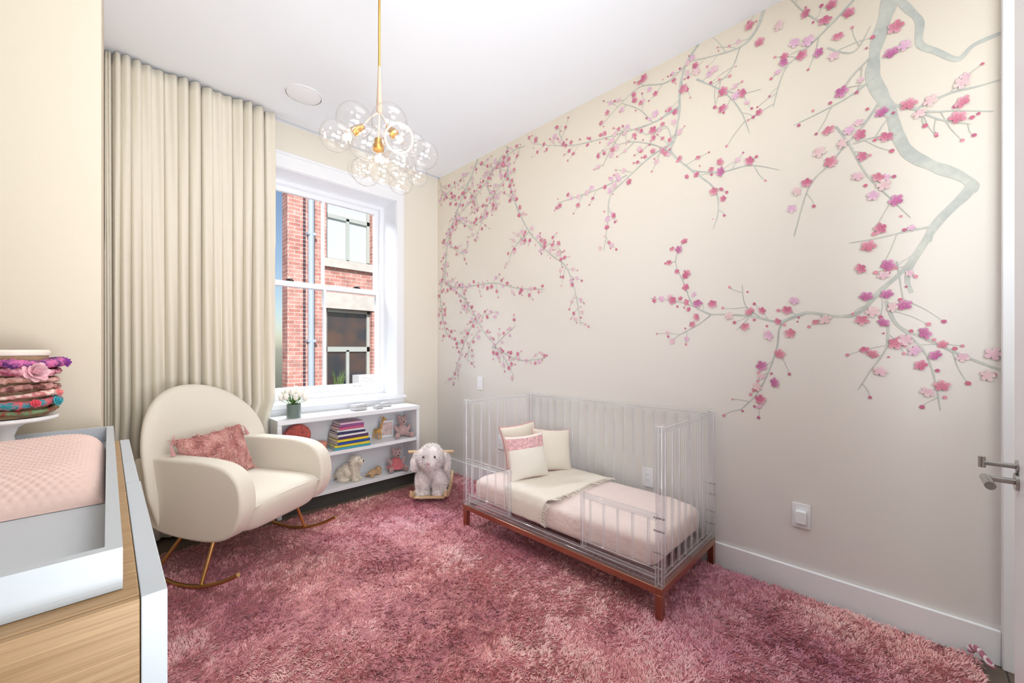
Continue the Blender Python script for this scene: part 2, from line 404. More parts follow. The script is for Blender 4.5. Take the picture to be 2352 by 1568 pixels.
main = [
 ([(2142,520),(2080,532),(2010,548),(1950,558)], .011, .003, .4),
 ([(2120,562),(2075,620),(2022,668),(1972,718),(1920,726),(1850,718),(1790,738),(1735,728),(1680,722),(1632,722)], .020, .008, .5),
 ([(1632,722),(1592,700),(1572,652),(1552,600),(1572,548)], .009, .003, .9),
 ([(1592,703),(1545,690),(1493,685)], .007, .003, .9),
 ([(1632,724),(1600,748),(1562,768),(1538,786)], .008, .003, .9),
 ([(1850,720),(1795,745),(1785,795),(1765,855),(1738,905),(1702,940)], .010, .003, .9),
 ([(1745,728),(1712,700),(1705,655)], .007, .003, .9),
 ([(1720,730),(1690,760)], .006, .003, .8),
 ([(2035,690),(2060,745),(2120,775),(2200,812),(2304,852)], .014, .008, .35),
 ([(2062,748),(2118,800),(2145,862),(2160,942)], .009, .003, .45),
 ([(2040,745),(2035,800),(2000,850),(1970,896)], .009, .003, .5),
 ([(2060,600),(2070,660),(2078,700)], .007, .003, .4),
 ([(1758,-6),(1752,30),(1735,72),(1700,108),(1640,128),(1580,142)], .018, .004, .6),
 ([(1612,90),(1575,150),(1562,205),(1560,262),(1550,318),(1543,350),(1590,392),(1640,432),(1650,482),(1638,526)], .018, .004, .8),
 ([(1590,392),(1652,396),(1722,380),(1790,390)], .009, .003, .8),
 ([(1575,150),(1530,190),(1470,200),(1420,245),(1380,290)], .009, .003, .8),
 ([(1560,245),(1500,282),(1432,304),(1370,322),(1300,335),(1222,330)], .011, .003, .8),
 ([(1548,325),(1492,362),(1440,410),(1402,450),(1396,512),(1387,576)], .011, .003, .8),
 ([(1440,402),(1380,432),(1312,456),(1282,466)], .008, .003, .8),
 ([(1600,182),(1660,210),(1700,252),(1722,306)], .009, .003, .8),
 ([(1650,205),(1700,215),(1748,205)], .007, .003, .7),
 ([(1700,108),(1680,160),(1640,200)], .007, .003, .7),
 ([(1970,-10),(1905,60),(1852,112),(1802,162),(1776,246)], .010, .003, .7),
 ([(1905,60),(1850,30),(1815,-4)], .008, .004, .6),
 ([(2006,180),(1950,222),(1880,260),(1822,288)], .009, .003, .6),
 ([(2020,235),(1985,285),(1950,325),(1902,380),(1858,430),(1824,542)], .010, .003, .6),
 ([(1920,290),(1950,330),(1990,400),(2042,452),(2092,500)], .009, .003, .5),
 ([(2050,240),(2130,256),(2200,254),(2282,256)], .010, .003, .5),
 ([(2100,252),(2180,215),(2240,200),(2302,182)], .009, .003, .5),
 ([(2100,250),(2160,275),(2230,285)], .008, .003, .5),
 ([(1960,330),(2010,315),(2060,310)], .008, .003, .5),
 ([(1900,110),(1960,120),(2000,60)], .007, .003, .5),
 ([(1098,366),(1072,430),(1044,500),(1028,562),(1022,640),(1030,655)], .019, .010, .5),
 ([(1028,655),(1062,660),(1130,650),(1190,662),(1252,664)], .011, .004, .7),
 ([(1165,335),(1168,400),(1182,462),(1216,532),(1262,582),(1300,612),(1322,672),(1334,746)], .013, .004, .7),
 ([(1028,655),(1070,690),(1112,762),(1152,812),(1180,862)], .011, .004, .8),
 ([(1132,795),(1190,826),(1252,822)], .008, .003, .8),
 ([(1092,730),(1062,800),(1040,872)], .009, .004, .5),
 ([(1155,355),(1102,440),(1050,500),(1020,560)], .009, .004, .6),
 ([(1168,400),(1122,470),(1092,552)], .008, .004, .5),
 ([(1080,395),(1040,430),(1010,470)], .008, .004, .5),
 ([(1205,335),(1175,350),(1120,400)], .008, .004, .6),
 ([(1130,800),(1160,770),(1186,746)], .007, .003, .8),
 ([(1022,600),(1012,680),(1018,740)], .008, .004, .6),
 ([(1216,532),(1180,570),(1170,600)], .007, .003, .7),
 ([(1432,300),(1405,340),(1385,382)], .007, .003, .7), ([(1500,282),(1470,252),(1430,238)], .007, .003, .7),
 ([(1300,335),(1285,305),(1292,285)], .006, .003, .7), ([(1543,350),(1500,332),(1440,327),(1375,352)], .008, .003, .7),
 ([(1100,375),(1132,385),(1185,398)], .007, .003, .6), ([(1044,500),(1080,520),(1112,502)], .007, .003, .6),
 ([(1062,660),(1085,722),(1142,715)], .007, .003, .6), ([(1132,385),(1120,430),(1145,472)], .007, .003, .6),
 ([(1030,560),(1060,582),(1078,560)], .007, .003, .6), ([(1016,700),(1024,760),(1060,790)], .007, .003, .6),
 ([(2002,130),(1962,170),(1940,200)], .007, .003, .5), ([(1545,330),(1530,290),(1485,310)], .007, .003, .6),
 ([(1182,462),(1150,440),(1130,470)], .006, .003, .6), ([(1100,760),(1080,790),(1075,830)], .006, .003, .6),
 ([(1012,420),(1020,450),(1050,462)], .006, .003, .6), ([(1240,580),(1262,560),(1290,575)], .005, .003, .6), ([(1060,430),(1090,450),(1100,480)], .006, .003, .6),
]
for pts, w0, w1, sh in main:
    P = stroke(W(pts), w0, w1, sh*.85)
    L = 0; nxt = .03
    for i in range(1, len(P)):
        L += (P[i]-P[i-1]).length
        while L > nxt:
            p = P[i]; t = (P[i]-P[i-1]).normalized(); nx = Vector((-t.y, t.x, 0))*random.choice([-1, 1])
            near = p.x < .9; farp = p.x > 1.5
            nxt += random.uniform(.034, .06) if farp else random.uniform(.045, .08)
            if random.random() < .5:
                ln = random.uniform(.05, .15); e = p+(nx*.7+t*random.uniform(.3, 1)).normalized()*ln+Vector((0, random.uniform(-.03, .01), 0))
                m_ = (p+e)/2+nx*.008
                stroke([(p.x, p.y), (m_.x, m_.y), (e.x, e.y)], .0035, .002, sh*.8)
                bud(e.x, e.y, random.uniform(.005, .009))
                if not near or random.random() < .30: blossom(m_.x, m_.y, random.uniform(.014, .022), random.random() < .5)
            elif not near or random.random() < .15:
                q = p+nx*random.uniform(0, .045)
                blossom(q.x, q.y, random.uniform(.016, .025), random.random() < .5)
            if random.random() < .35:
                q = p-nx*random.uniform(.01, .035); bud(q.x, q.y, random.uniform(.004, .008))
hand = [(2057,63),(2047,122),(1850,32),(1895,48),(1910,12),(1800,145),(1842,128),(1880,122),(1950,30),(1925,85),(1933,212),(1903,300),(2087,240),(2210,235),(2200,270),
 (2025,258),(2035,315),(1975,310),(1980,360),(1908,372),(2017,408),(2058,460),(1853,420),(2022,525),(1995,565),(2040,608),(1977,617),(1990,680),(2037,675),(2077,700),(1980,735),
 (2030,740),(2058,788),(2125,765),(2148,815),(2115,838),(2005,812),(2163,885),(1815,765),(1808,712),(1722,715),(1712,750),(1792,812),(1750,840),(1780,878),(1747,917),(1560,573),
 (1578,628),(1603,697),(1637,698),(1545,690),(1600,728),(1660,250),(1745,97),(1722,60),(1662,210),(1705,215),(2304,340),(2302,832),(1655,372),(1722,370),(1655,395),(1640,440),(1570,205),(1500,300),(1480,180)]
for a, b in hand:
    y, z = on_x(a, b); blossom(y, z, random.uniform(.024, .030), False, .5 if b > 560 else .1)
for a, b in [(2137,232),(2078,105),(2208,192),(2112,262),(2030,632),(2022,852),(2282,812),(2268,862),(2030,425),(2005,450),(1857,95),(1825,100),(1915,130),(1882,350),(1935,330),(1970,405),
 (1825,690),(1765,770),(1895,733),(1740,888),(2100,805),(2130,900),(2080,780),(2050,705),(2005,715),(1830,440),(1790,60),(1675,725),(1600,165),(1640,160),(1950,300)]:
    y, z = on_x(a, b); blossom(y, z, random.uniform(.023, .029), True, .5)
m_mwall = M('mural_wall_paint', (232, 222, 204), .8, bump=.02, bscale=180)
n = m_mwall.node_tree.nodes; l = m_mwall.node_tree.links
tc = n.new('ShaderNodeTexCoord'); sp = n.new('ShaderNodeSeparateXYZ'); l.new(tc.outputs['Object'], sp.inputs[0])
nz = n.new('ShaderNodeTexNoise'); nz.inputs['Scale'].default_value = .8; l.new(tc.outputs['Object'], nz.inputs['Vector'])
ad = n.new('ShaderNodeMath'); ad.operation = 'MULTIPLY_ADD'; ad.inputs[1].default_value = .7; l.new(nz.outputs['Fac'], ad.inputs[0]); l.new(sp.outputs['Z'], ad.inputs[2])
rp = n.new('ShaderNodeValToRGB'); mrr = n.new('ShaderNodeMapRange'); mrr.inputs['From Min'].default_value = .3; mrr.inputs['From Max'].default_value = 3.2
l.new(ad.outputs[0], mrr.inputs['Value']); l.new(mrr.outputs['Result'], rp.inputs['Fac'])
rp.color_ramp.elements[0].color = lin((226, 222, 219)); rp.color_ramp.elements[1].color = lin((233, 223, 205)); e = rp.color_ramp.elements.new(.45); e.color = lin((231, 226, 219))
l.new(rp.outputs['Color'], n['Principled BSDF'].inputs['Base Color'])
bx = MB().box(XR, 2.6, -1.7, 3.9, 0, ZC)
me = bpy.data.meshes.new('wall_right')
nb = len(bx.v)
me.from_pydata(bx.v+mu.v, [], bx.f+[tuple(i+nb for i in q) for q in mu.f])
me.materials.append(m_mwall); m_paint = Mcol('painted_blossom_mural', .85, lo=.94, hi=1.06); me.materials.append(m_paint)
me.polygons.foreach_set('material_index', [0]*6+[1]*len(mu.f))
ca = me.color_attributes.new('Col', 'FLOAT_COLOR', 'POINT')
ca.data.foreach_set('color', np.array([(1, 1, 1, 1)]*nb+list(mu.c), dtype=np.float32).ravel())
wr = wrap('wall_right', me, smooth=False); struct(wr, 'cream wall hand painted with cherry blossom branches', 'wall')

def bb(name, x0, x1, y0, y1):
    b = MB(); b.box(x0, x1, y0, y1, 0, .14)
    return struct(b.obj(name, m_white, bevel=.004), 'white painted baseboard', 'baseboard')
bb('baseboard_right', XR-.018, XR, -.27, YW); bb('baseboard_window', -.015, XR-.018, YW-.018, YW)
bb('baseboard_left', -2.3, -.015, 1.882, 1.9)
t = MB(); t.box(XR-.035, XR, -.37, -.27, 0, ZC); t.box(XR-.05, XR-.035, -.37, -.345, 0, ZC)
struct(t.obj('trim_1', m_white, bevel=.003), 'white door casing', 'trim')

# ------------------------------------------------------------ window
win = thing('window_1', 'white double hung window in a deep reveal', 'window', (1.435, YW, WZ0)); win['kind'] = 'structure'
cw = .075
b = MB()
b.box(WX0-cw, WX0, YW-.018, YW, WZ0-.0, WZ1+.12); b.box(WX1, WX1+cw, YW-.018, YW, WZ0-.0, WZ1+.12); b.box(WX0, WX1, YW-.018, YW, WZ1, WZ1+.12)
b.box(WX0-cw-.01, WX1+cw+.01, YW-.028, YW, WZ1+.105, WZ1+.125)
b.box(WX0-cw, WX1+cw, YW-.018, YW, WZ0-.10, WZ0-.03)
b.obj('casing', m_white, win, True, smooth=False)
b = MB(); b.box(WX0-cw-.01, WX1+cw+.01, YW-.045, YW, WZ0-.03, WZ0+.003); b.box(WX0, WX1, YW, WYD+.02, WZ0-.0, WZ0+.003)
b.obj('sill', m_white, win, True, smooth=False)
b = MB(); b.box(WX0, WX0+.004, YW, WYD-.005, WZ0, WZ1); b.box(WX1-.004, WX1, YW, WYD-.005, WZ0, WZ1); b.box(WX0, WX1, YW, WYD-.005, WZ1-.004, WZ1)
jy0, jy1 = WYD-.005, WYD+.07
b.box(WX0, WX0+.042, jy0, jy1, WZ0, WZ1); b.box(WX1-.042, WX1, jy0, jy1, WZ0, WZ1); b.box(WX0+.042, WX1-.042, jy0, jy1, WZ1-.037, WZ1); b.box(WX0+.042, WX1-.042, jy0, jy1, WZ0, WZ0+.052)
b.obj('jamb_frame', m_white, win, True, smooth=False)
zm = 1.83
def sash(nm, z0, z1, y0, rb):
    x0, x1 = WX0+.043, WX1-.043; y1 = y0+.035; b = MB()
    b.box(x0, x0+.042, y0, y1, z0, z1); b.box(x1-.042, x1, y0, y1, z0, z1); b.box(x0+.042, x1-.042, y0, y1, z0, z0+rb); b.box(x0+.042, x1-.042, y0, y1, z1-.045, z1)
    xm = (x0+x1)/2-.02; b.box(xm-.012, xm+.012, y0+.002, y1-.002, z0+rb, z1-.045)
    o = b.obj(nm, m_white, win, True, smooth=False)
    g_ = MB(); g_.add([(x0+.04, y0+.017, z0+rb-.005), (x1-.04, y0+.017, z0+rb-.005), (x1-.04, y0+.017, z1-.04), (x0+.04, y0+.017, z1-.04)], [(0, 1, 2, 3)])
    g_.obj('glass_pane', m_glass, win, True, smooth=False)
sash('upper_sash', zm-.02, WZ1-.038, WYD+.036, .045); sash('lower_sash', WZ0+.053, zm+.025, WYD, .06)
for x in (1.12, 1.72):
    b = MB(); b.box(x-.03, x+.03, WYD-.004, WYD+.03, zm+.025, zm+.035); b.tube([(x-.02, WYD+.005, zm+.04), (x+.02, WYD+.0, zm+.045)], .006); b.obj('sash_lock', m_black, win, True)
for x in (1.2, 1.72):
    b = MB(); b.tube([(x-.04, WYD, .9), (x-.03, WYD-.02, .9), (x+.03, WYD-.02, .9), (x+.04, WYD, .9)], .004); b.obj('sash_lift', m_nickel, win, True)

# ------------------------------------------------------------ building outside
FY = 8.0
bl = thing('brick_building', 'red brick building with steel framed windows across the way', 'building', (3.6, FY, -5))
m_brick = Mbrick('red_brick', (206, 152, 140), (186, 124, 112), (212, 196, 188), ms=.006)
m_dbrick = Mbrick('shaded_brick', (96, 66, 70), (60, 50, 62), (150, 140, 145))  # brick in shadow, its shade put into the darker colours
m_conc = M('limestone', (206, 200, 192), .8, var=.1)
m_fr = M('facade_window_frame', (180, 186, 180), .5)
m_blind = M('white_window_blind', (200, 212, 216), .6)
m_dg = M('dark_reflective_glass', (96, 74, 66), .12, c2=(52, 58, 66), vscale=1.6)
m_pipe = M('painted_downpipe', (176, 190, 204), .4)
fx0 = on_y(660, 500, FY)[0]
ux0 = on_y(750, 500, FY)[0]; ux1 = on_y(855, 500, FY)[0]
b = MB()
uz0, uz1, lz0, lz1 = 3.03, 4.36, .46, 2.07
b.box(fx0, ux0, FY, FY+.3, -5, 12); b.box(ux1, 9, FY, FY+.3, -5, 12)
b.box(ux0, ux1, FY, FY+.3, uz1, 12); b.box(ux0, ux1, FY, FY+.3, lz1, uz0); b.box(ux0, ux1, FY, FY+.3, -5, lz0)
b.obj('facade', m_brick, bl, True, smooth=False)
MB().box(ux0-.1, ux1+.1, FY-.08, FY+.1, uz0-.16, uz0).obj('stone_sill', m_conc, bl, True, smooth=False)
MB().box(ux0-.1, ux1+.15, FY-.03, FY+.05, lz1, lz1+.3).obj('stone_lintel', m_conc, bl, True, smooth=False)
MB().box(ux0-.1, ux1+.15, FY-.05, FY+.05, uz1, uz1+.25).obj('stone_lintel', m_conc, bl, True, smooth=False)
MB().box(ux0-.1, ux1+.1, FY-.12, FY+.1, lz0-.14, lz0).obj('stone_sill', m_conc, bl, True, smooth=False)
def fwin(z0, z1, mf, mg, mul, name):
    b = MB(); y0, y1 = FY+.12, FY+.17
    b.box(ux0, ux0+.06, y0, y1, z0, z1); b.box(ux1-.06, ux1, y0, y1, z0, z1); b.box(ux0, ux1, y0, y1, z0, z0+.06); b.box(ux0, ux1, y0, y1, z1-.06, z1)
    for q in mul: b.box(*q[:2], y0, y1, *q[2:])
    b.obj('window_frame', mf, bl, True, smooth=False); MB().box(ux0, ux1, FY+.16, FY+.19, z0, z1).obj(name, mg, bl, True, smooth=False)
xm = (ux0+ux1)/2
fwin(uz0, uz1, m_fr, m_blind, [(xm-.03, xm+.03, uz0, 3.93), (ux0, ux1, 3.88, 3.96)], 'blind')
fwin(lz0, lz1, m_fr, m_dg, [(ux0, ux1, 1.22, 1.32), (xm-.03, xm+.03, lz0, 1.25)], 'window_glass')
b = MB(); b.tube([(2.68, FY-.07, -5), (2.68, FY-.07, 12)], .055, 12)
for z in (-1, 1.4, 3.4, 5.4): b.box(2.61, 2.75, FY-.12, FY, z, z+.05)
b.obj('downpipe', m_pipe, bl, True)
b = MB(); b.box(2.56, 2.60, FY-.012, FY+.05, -5, 12); b.obj('painted_shadow_gap', m_dbrick, bl, True, smooth=False)  # dark strip standing in for the shadow gap beside the downpipe
o = MB().box(-4, 2.6, 10.2, 12, -5, 3.9).obj('shaded_brick_building', m_dbrick, smooth=False); top(o, 'shaded brick building with flat top', 'building')
b = MB(); x0, z0 = on_y(822, 885, FY-.3); b.box(x0, x0+.42, FY-.35, FY-.05, z0-.02, z0+.2)
for k in range(6): b.box(x0+.03, x0+.39, FY-.36, FY-.35, z0+.01+k*.03, z0+.02+k*.03)
top(b.obj('air_conditioner', m_white, smooth=False), 'white louvred window air conditioner on the facade', 'air conditioner')
b = MB(); m_grass = M('green_grass_leaf', (96, 120, 62), .6, var=.3)
gx, gz = on_y(778, 890, FY-.06); gz = lz0
for k in range(34):
    a = random.uniform(-1, 1); x = gx+random.uniform(-.07, .07); h = random.uniform(.2, .42); yy = FY-.07+random.uniform(-.03, .03)
    b.tube([(x, yy, gz), (x+a*.05, yy, gz+h*.6), (x+a*.16, yy, gz+h)], [.008, .006, .001], 4)
top(b.obj('ornamental_grass', m_grass), 'tall green ornamental grass outside the window', 'plant')

# ------------------------------------------------------------ curtain
b = MB(); NX, NZ = 420, 40; v = []; f = []
for j in range(NZ+1):
    z = .02+(ZC-.015-.02)*j/NZ; k = 1-j/NZ
    lim = .908 if z > .84 else (.908-.045*min(1, (.84-z)/.1))
    for i in range(NX+1):
        s = i/NX
        ph = 2*pi*(1.0*s+15*s**.78)+.25*sin(3*z+s*5)*k+1.1*sin(s*9.3)+.5*sin(s*31)
        amp = .028+.018*sin(s*17)+.01*k
        if s < .06: amp *= s/.06
        y = 3.468+amp*sin(ph)+.009*sin(2*ph+z*2)+.012*k*sin(s*23+z)
        x = -.012+(lim+.004)*s+.011*cos(ph)*(1 if s > .05 else 0)+.006*sin(z*2+s*9)*k*s
        v.append((min(lim, max(-.012, x)), min(y, 3.555), z))
for j in range(NZ):
    for i in range(NX):
        a = j*(NX+1)+i; f.append((a, a+1, a+NX+2, a+NX+1))
b.add(v, f); cu = b.obj('curtain', m_curt, ang=180)
so = cu.modifiers.new('S', 'SOLIDIFY'); so.thickness = .003
top(cu, 'cream floor length ripple fold curtain beside the window', 'curtain')

b = MB(); b.lathe([(0, -.004), (.108, -.004), (.112, -.002), (.113, 0.0), (.122, 0)], seg=48)
b.lathe([(.116, 0), (.116, -.006), (.124, -.006), (.124, 0)], seg=48)
o = b.obj('ceiling_speaker', m_white, loc=(.993, 3.085, ZC)); top(o, 'round flush white ceiling speaker', 'speaker')

# ------------------------------------------------------------ rug
rx0, rx1, ry0, ry1 = .08, 2.455, -.22, 3.2
rug = MB()
rug.sell(((rx0+rx1)/2, (ry0+ry1)/2, .010), ((rx1-rx0)/2, (ry1-ry0)/2, .010), .3, .06, 80, 8)
V0 = list(rug.v); F0 = list(rug.f)
n = 320000
X = rx0+.01+(rx1-rx0-.02)*rng.random(n); Y = ry0+.01+(ry1-ry0-.02)*rng.random(n)
far = rng.random(n) < np.clip((np.hypot(X, Y)-1.6)/3, 0, .5); X, Y = X[~far], Y[~far]; n = len(X)
cs = .016
gx_ = np.floor(X/cs+.35*np.sin(Y*70)).astype(int); gy_ = np.floor(Y/cs+.35*np.sin(X*67)).astype(int)
tab = np.random.default_rng(5).random((256, 256, 4))
R4 = tab[gx_ % 256, gy_ % 256]
flow = (vnoise(X, Y, .30, 1)-.5)*4+(vnoise(X, Y, .06, 2)-.5)*2.6+(R4[:,0]-.5)*2.6+rng.normal(0, .4, n)-.9
tilt = .35+.65*vnoise(X, Y, .12, 3)+(R4[:,1]-.5)*.6+rng.normal(0, .15, n)
Lb = .021*(.8+.5*R4[:,2])*(.8+.4*rng.random(n))
dx = np.cos(flow)*np.sin(tilt); dy = np.sin(flow)*np.sin(tilt); dz = np.cos(tilt)
wd = .0019*(.7+.6*rng.random(n))
sx, sy = -np.sin(flow)*wd, np.cos(flow)*wd
z0 = np.full(n, .014)
P0 = np.stack([X, Y, z0], 1); D = np.stack([dx, dy, dz], 1); S = np.stack([sx, sy, np.zeros(n)], 1)
mid = P0+D*(Lb*.6)[:,None]; tip = P0+np.stack([dx*1.15, dy*1.15, dz*.8], 1)*Lb[:,None]
W5 = np.stack([P0-S, P0+S, mid+S*.9, mid-S*.9, tip], 1).reshape(-1, 3)
W5[:,0] = np.clip(W5[:,0], rx0-.02, XR-.02); W5[:,2] = np.maximum(W5[:,2], .006)
o0 = len(V0); K = (o0+5*np.arange(n))
quads = np.stack([K, K+1, K+2, K+3], 1); tris = np.stack([K+3, K+2, K+4], 1)
me = bpy.data.meshes.new('rug')
me.from_pydata(V0+W5.tolist(), [], F0+quads.tolist()+tris.tolist())
c_l, c_m, c_d, c_p = [np.array(lin(q)[:3]) for q in ((252, 212, 204), (236, 164, 160), (168, 92, 100), (206, 136, 178))]
q = vnoise(X, Y, .26, 11)*.75+vnoise(X, Y, .06, 12)*.45+R4[:,3]*.36+rng.normal(0, .10, n)-.25
q = np.clip(q, 0, 1)[:,None]
colr = np.where(q < .5, c_d*(1-q*2)+c_m*q*2, c_m*(2-2*q)+c_l*(2*q-1))
pu = np.clip(vnoise(X, Y, .5, 14)*1.0-.42+np.clip((X-1.1), 0, 1)*.42+.35*np.exp(-((X-1.5)**2+(Y-2.1)**2)/.35), 0, .75)[:,None]
colr = colr*(1-pu)+(colr*.45+c_p*.55)*pu
cc = np.ones((o0+5*n, 4), np.float32); cc[:o0, :3] = c_d
cc[o0:, :3] = np.repeat(colr, 5, axis=0)
ca = me.color_attributes.new('Col', 'FLOAT_COLOR', 'POINT'); ca.data.foreach_set('color', cc.ravel())
m_rug = Mcol('pink_shag_pile', .65, sheen=.3); me.materials.append(m_rug)
ro = wrap('rug', me, smooth=False); top(ro, 'thick dusty pink shag rug covering the floor', 'rug'); ro['kind'] = 'stuff'

# ------------------------------------------------------------ crib
cx0, cx1, cy0, cy1 = 1.757, 2.468, .782, 2.215
crib = thing('crib', 'clear acrylic toddler crib on bronze metal legs', 'crib', ((cx0+cx1)/2, (cy0+cy1)/2, 0))
def acr(o):
    o.data.materials.append(m_edge); o.modifiers['Bevel'].material = 1; o.modifiers['Bevel'].segments = 1; return o
b = MB(); t_ = .028
b.box(cx0, cx1, cy0, cy0+t_, .135, .168); b.box(cx0, cx1, cy1-t_, cy1, .135, .168); b.box(cx0, cx0+t_, cy0+t_, cy1-t_, .135, .168); b.box(cx1-t_, cx1, cy0+t_, cy1-t_, .135, .168)
b.obj('base_frame', m_rose, crib, True, bevel=.002)
for x in (cx0, cx1-.034):
    for y in (cy0, cy1-.034): MB().box(x, x+.034, y, y+.034, .021, .135).obj('leg', m_rose, crib, True, bevel=.002)
ps = .032; ZT = .905
def panel(name, ax, c0, a0, a1, z0, z1, ns, sw=.022, st=.010):
    b = MB()
    def bx(a, b_, c, d, z, zz):
        if ax == 'Y': b.box(c, d, a, b_, z, zz)
        else: b.box(a, b_, c, d, z, zz)
    bx(a0, a1, c0, c0+.026, z1-.026, z1); bx(a0, a1, c0, c0+.026, z0, z0+.04)
    for k in range(ns):
        a = a0+(a1-a0)*(k+.5)/ns; bx(a-sw/2, a+sw/2, c0+.013-st/2, c0+.013+st/2, z0+.0405, z1-.0265)
    return acr(b.obj(name, m_acr, crib, True, bevel=.0018))
panel('back_panel', 'Y', cx1-.030, cy0+ps, cy1-ps, .170, ZT-.01, 19, .020)
panel('end_panel', 'X', cy1-.030, cx0+ps, cx1-ps, .170, ZT-.01, 8, .020)
panel('end_panel', 'X', cy0+.004, cx0+ps, cx1-ps, .170, ZT-.01, 8, .020)
panel('guard_rail', 'Y', cx0+.003, cy1-.44, cy1-ps, .21, .495, 5, .013)
panel('guard_rail', 'Y', cx0+.003, cy0+ps, cy0+.43, .21, .495, 5, .013)
acr(MB().box(cx0+.003, cx0+.029, cy0+ps, cy1-ps, .170, .208).obj('front_rail', m_acrp, crib, True, bevel=.002))
for y in (cy0+.43, cy1-.455): acr(MB().box(cx0+.001, cx0+.027, y, y+.016, .21, .50).obj('guard_post', m_acrp, crib, True, bevel=.002))
for x in (cx0, cx1-ps):
    for y in (cy0, cy1-ps): acr(MB().box(x, x+ps, y, y+ps, .169, ZT).obj('corner_post', m_acrp, crib, True, bevel=.0025))
for z in (.25, .32, .42, .48):
    for (x, y) in ((cx0+.016, cy0-.004), (cx1-.016, cy0-.004)):
        MB().tube([(x-.0, y, z), (x, y+.05, z)], .0045, 8).obj('bolt', m_nickel, crib, True)
b = MB(); b.box(cx0+.04, cx1-.04, cy0+.04, cy1-.04, .172, .185); acr(b.obj('mattress_support', m_acr, crib, True, bevel=.0015))

m_sheet = M('blush_muslin_sheet', (240, 221, 215), .9, bump=.5, bscale=28, sheen=.15)
m_thr = M('ivory_woven_throw', (238, 229, 216), .95, bump=.4, bscale=150, sheen=.15)
mx0, mx1, my0, my1 = 1.80, 2.425, .84, 2.16
b = MB()
b.sell(((mx0+mx1)/2, (my0+my1)/2, .28), ((mx1-mx0)/2, (my1-my0)/2, .092), .38, .12, 160, 30)
b.v = [(x+.008*noise.noise(Vector((x*7, y*9, z*9))), y, z+(.012*noise.noise(Vector((x*6, y*11, 2)))+.004*noise.noise(Vector((x*20+y*14, y*22, 7))))*(1 if z > .3 else 0)) for x, y, z in b.v]
o = b.obj('mattress', m_sheet, ang=180); top(o, 'small crib mattress in a blush wrinkled sheet', 'mattress')
b = MB(); v = []; f = []
prof = [(1.791, .225), (1.790, .27), (1.791, .315), (1.797, .352), (1.818, .373), (1.86, .379), (1.95, .381), (2.05, .382), (2.15, .382), (2.25, .381), (2.33, .380), (2.40, .378)]
pr = catmull([(p[0], 0, p[1]) for p in prof], 3)
NY = 40
for j in range(NY+1):
    for i, p in enumerate(pr):
        tt = i/(len(pr)-1); y0b = 1.52-.11*tt+.02*sin(tt*9); y1b = 1.80+.10*tt
        y = y0b+(y1b-y0b)*j/NY
        w_ = .008*noise.noise(Vector((p.x*9+y*3, y*12, 0)))+.005*sin(y*40+p.x*14)*.5
        v.append((p.x-(.004*abs(sin(y*30)) if p.z < .34 else 0), y, p.z+(w_+.006 if p.z > .36 else 0)))
NP = len(pr)
for j in range(NY):
    for i in range(NP-1): f.append((j*NP+i, j*NP+i+1, (j+1)*NP+i+1, (j+1)*NP+i))
b.add(v, f)
th = thing('throw_blanket', 'ivory woven throw with fringe draped over the mattress', 'blanket', (2.05, 1.6, .37))
o = b.obj('blanket', m_thr, th, True, ang=180); o.modifiers.new('S', 'SOLIDIFY').thickness = .004
b = MB()
for i in range(0, 100):
    t_i = i/99*(NP-1); k = int(min(t_i, NP-2)); fr_ = t_i-k
    p = Vector(v[k]).lerp(Vector(v[k+1]), fr_)
    q = p+Vector((random.uniform(-.006, .006), -.018, -.001)); r_ = p+Vector((random.uniform(-.012, .012), -.038, -.004))
    r_.z = max(r_.z, .382 if p.z > .36 else .2); q.z = max(q.z, .382 if p.z > .36 else .2)
    b.tube([p, q, r_], [.0018, .0018, .0012], 4)
b.obj('fringe', m_thr, th, True)

def pillow(name, w, h, t, mats, label, M4, band=None, fur=None, trim=None, mat_trim=None):
    e = bpy.data.objects.new(name, None); COL.objects.link(e); e.matrix_world = M4; e.rotation_mode = 'XYZ'
    e['label'] = label; e['category'] = 'pillow'
    N = 26; b = MB()
    for sgn in (1, -1):
        v = []
        for j in range(N+1):
            for i in range(N+1):
                a = -1+2*i/N; c_ = -1+2*j/N
                a = sin(a*pi/2); c_ = sin(c_*pi/2)
                th_ = t/2*(max(0, (1-a*a)*(1-c_*c_)))**.42
                x = w/2*a*(1-.09*(1-c_*c_)*a*a); y = h/2*c_*(1-.09*(1-a*a)*c_*c_)
                th_ *= 1+.25*noise.noise(Vector((x*9, y*9, 4+sgn)))
                v.append((x, y, sgn*th_))
        f = []
        for j in range(N):
            for i in range(N):
                q = j*(N+1)+i; f.append((q, q+1, q+N+2, q+N+1) if sgn > 0 else (q+N+1, q+N+2, q+1, q))
        o_ = len(b.v); b.v += v; b.f += [tuple(i+o_ for i in q) for q in f]
        for j in range(N):
            cc_ = sin((-1+2*(j+.5)/N)*pi/2)
            for i in range(N): b.m.append(1 if (band and band[0] < cc_ < band[1]) else 0)
    o = b.obj('pillow_cover', mats, e, ang=180)
    if fur:
        m_ = furry(o.data, *fur, name='pillow_cover'); m_.materials.append(mats[0] if isinstance(mats, list) else mats); o.data = m_
    if trim:
        P = []
        for k in range(64):
            a = 2*pi*k/64; m_ = max(abs(cos(a)), abs(sin(a))); x = cos(a)/m_; y = sin(a)/m_
            P.append((w/2*x*(1-.09*(1-y*y)*x*x), h/2*y*(1-.09*(1-x*x)*y*y), 0))
        MB().tube(P, trim, 6, closed=True).obj('piping', mat_trim, e)
    return e
def frame(loc, nrm, roll=0):
    n_ = Vector(nrm).normalized(); x = Vector((0,0,1)).cross(n_).normalized(); y = n_.cross(x)
    Mx = Matrix((x, y, n_)).transposed().to_4x4()
    return Matrix.Translation(loc) @ Mx @ Matrix.Rotation(roll, 4, 'Z')
